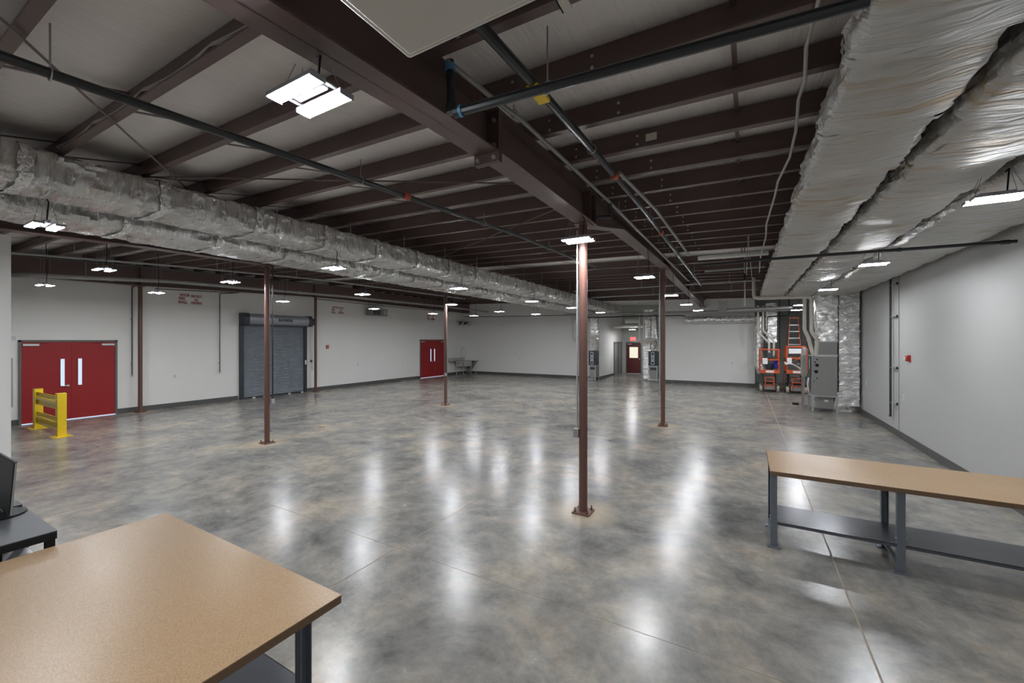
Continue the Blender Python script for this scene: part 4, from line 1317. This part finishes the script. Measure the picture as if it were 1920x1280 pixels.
pipe('duct_run', 'grey horizontal pipe under the roof before the far right recess', 'galv', [(-0.9, 20.2, 3.52), (1.7, 20.2, 3.56)], 0.07, n=12)
B('roof_box', 'galv_dull', None, -1.0, -0.68, 20.0, 20.4, 3.45, 3.95)
tag(bpy.data.objects['roof_box'], 'grey square duct box hanging from the roof before the far wall', 'duct')


# ------------------------------------------------------------------ scissor lifts
def lift(label, x0, x1, y, top, deck):
    t = thing('scissor_lift', label, 'scissor lift', ((x0 + x1) / 2, y, 0), 'orange scissor lifts')
    yb = y + 1.35
    # chassis
    B('chassis', 'charcoal', t, x0 + 0.08, x1 - 0.08, y + 0.1, yb - 0.05, 0.12, 0.36, bevel=0.02)
    for (wx, wy) in ((x0 + 0.05, y + 0.2), (x1 - 0.05, y + 0.2), (x0 + 0.05, yb - 0.2), (x1 - 0.05, yb - 0.2)):
        w = MB().tube([(wx - 0.045, wy, 0.14), (wx + 0.045, wy, 0.14)], 0.14, 18).build('wheel', 'tyre', t)
        MB().tube([(wx - 0.05, wy, 0.14), (wx + 0.05, wy, 0.14)], 0.06, 12).build('hub', 'galv', w)
    B('front_panel', 'galv_dull', t, x0 + 0.16, x1 - 0.16, y + 0.04, y + 0.1, 0.12, 0.3, bevel=0.01)
    lad = MB()
    for x in (x0 + 0.2, x1 - 0.2):
        lad.box(x - 0.02, x + 0.02, y - 0.01, y + 0.03, 0.16, 0.66)
    for z in (0.3, 0.45, 0.62):
        lad.box(x0 + 0.2, x1 - 0.2, y - 0.01, y + 0.03, z, z + 0.035)
    lad.build('step_ladder_frame', 'orange', t)
    # folded scissor arms
    for k in range(5):
        z = 0.38 + k * 0.085
        for x in (x0 + 0.12, x1 - 0.12):
            s = 1 if k % 2 else -1
            MB().bar((x, y + 0.15, z - s * 0.012), (x, yb - 0.15, z + s * 0.012), 0.04, 0.06).build('scissor_arm', 'charcoal', t)
    B('deck', 'charcoal', t, x0, x1, y, yb, deck - 0.05, deck)
    B('toe_board', 'orange', t, x0, x1, y - 0.012, y, deck - 0.03, deck + 0.12)
    B('decal', 'white_plastic', t, x0 + 0.22, x1 - 0.2, y - 0.015, y - 0.012, deck, deck + 0.09)
    rails = MB()
    for (x, yy) in ((x0 + 0.02, y + 0.02), (x1 - 0.02, y + 0.02), (x0 + 0.02, yb - 0.02), (x1 - 0.02, yb - 0.02), (x0 + 0.02, (y + yb) / 2), (x1 - 0.02, (y + yb) / 2)):
        rails = MB().tube([(x, yy, deck), (x, yy, top)], 0.022, 8)
        rails.build('rail_post', 'orange', t)
    for z in (top, (top + deck) / 2 + 0.05):
        MB().tube([(x0 + 0.02, y + 0.02, z), (x1 - 0.02, y + 0.02, z), (x1 - 0.02, yb - 0.02, z), (x0 + 0.02, yb - 0.02, z), (x0 + 0.02, y + 0.02, z)], 0.022, 8).build('guard_rail', 'orange', t)
    return t


l1 = lift('orange scissor lift on the left, loaded with tools, by the far wall', 0.56, 1.27, 20.4, 1.81, 0.84)
l2 = lift('orange scissor lift on the right, partly behind the tall grey unit', 1.50, 2.22, 20.3, 1.93, 0.86)
B('manual_box', 'paper', l1, 0.66, 0.84, 20.36, 20.40, 1.2, 1.45)
B('control_box', 'charcoal', l1, 0.82, 1.02, 20.44, 20.6, 1.42, 1.68, bevel=0.02)
B('notice_board', 'paper', l2, 1.58, 2.0, 20.27, 20.30, 1.66, 1.86)
B('notice_sheet', 'paper', l2, 1.52, 1.68, 20.27, 20.30, 1.22, 1.48)
# things lying in the baskets
t = thing('tool_bucket', 'dark tool bucket in the left scissor lift basket', 'bucket', (0.95, 20.75, 0.84))
MB().tube([(0.93, 20.75, 0.842), (0.93, 20.75, 1.2)], [0.12, 0.16], 16).build('bucket', 'charcoal', t)
MB().tube([(0.78, 20.75, 1.19), (0.84, 20.73, 1.3), (0.93, 20.72, 1.34), (1.02, 20.73, 1.3), (1.08, 20.75, 1.19)], 0.008, 6).build('handle', 'galv', t)
t = thing('work_cloth', 'blue cloth draped over the rail of the left scissor lift', 'cloth', (1.1, 20.5, 1.2))
MB().grid(6, 8, lambda u, v: (1.05 + 0.15 * u + 0.02 * math.sin(v * 9), 20.46 + 0.05 * math.sin(u * 7 + v * 4), 1.02 + 0.36 * v)).build('cloth', 'blue_cloth', t)
t = thing('wood_scraps', 'wooden board leaning in the right scissor lift basket', 'board', (2.0, 20.7, 0.9))
MB().bar((1.7, 20.6, 1.25), (2.2, 20.8, 1.65), 0.09, 0.02).build('board', 'wood', t)
t = thing('hose_bundle', 'pale flexible hoses lying over the right scissor lift platform', 'hose', (1.8, 20.6, 1.0))
for k in range(3):
    MB().tube([(1.45, 20.25 + 0.1 * k, 1.22 + 0.03 * k), (1.62, 20.35 + 0.1 * k, 1.25), (1.8, 20.5 + 0.05 * k, 1.16), (2.0, 20.6, 1.04 - 0.02 * k), (2.2, 20.65 + 0.1 * k, 1.0)], 0.035, 8).build('hose', 'white_plastic', t)

# stepladder
t = thing('step_ladder', 'orange and aluminium stepladder standing behind the right scissor lift', 'ladder', (1.9, 22.0, 0))
for s, xt, xb_ in ((-1, 1.77, 1.56), (1, 2.07, 2.26)):
    MB().bar((xb_, 21.8, 0), (xt, 22.2, 3.2), 0.06, 0.03, up=(1, 0, 0)).build('front_rail', 'orange', t, smooth=False)
    MB().bar((xb_, 23.1, 0), (xt, 22.3, 3.2), 0.05, 0.025, up=(1, 0, 0)).build('rear_rail', 'orange', t, smooth=False)
for k in range(10):
    f = (k + 1) / 11
    z = 3.2 * f
    xl = 1.56 + (1.77 - 1.56) * f
    xr = 2.26 + (2.07 - 2.26) * f
    y = 21.8 + 0.4 * f
    B('step', 'galv', t, xl, xr, y - 0.04, y + 0.05, z - 0.04, z)
    if k % 2:
        yy = 23.1 - 0.8 * f
        B('rear_brace', 'galv', t, xl, xr, yy - 0.01, yy + 0.01, z - 0.05, z)
B('top_cap', 'orange', t, 1.74, 2.1, 22.15, 22.35, 3.18, 3.24)

t = thing('flex_duct', 'short foil duct end in the top left corner under the roof', 'duct', (-3.3, 0.5, 3.88))
foil_pipe(MB(), [(-3.42, -1.2, 3.80), (-3.36, 0.1, 3.83), (-3.34, 0.50, 3.84)], 0.075, 41).build('sleeve', 'foil_upright', t)
MB().tube([(-3.36, 0.2, 3.90), (-3.36, 0.2, zb(-3.36, 0.2) + 0.19)], 0.005, 6).build('hanger_strap', 'galv', t)

# small scrap on the floor
t = thing('floor_scrap', 'small beige scrap lying on the floor right of the shutter column', 'scrap', (-9.4, 6.6, 0.0))
MB().prism([(-9.45, 6.62), (-9.28, 6.58), (-9.27, 6.64), (-9.40, 6.68)], 0.0, 0.02, 'z').build('scrap', 'wood', t)

for o in list(bpy.data.objects):
    if o.type == 'MESH' and not o.data.materials:
        print('NO MATERIAL', o.name)
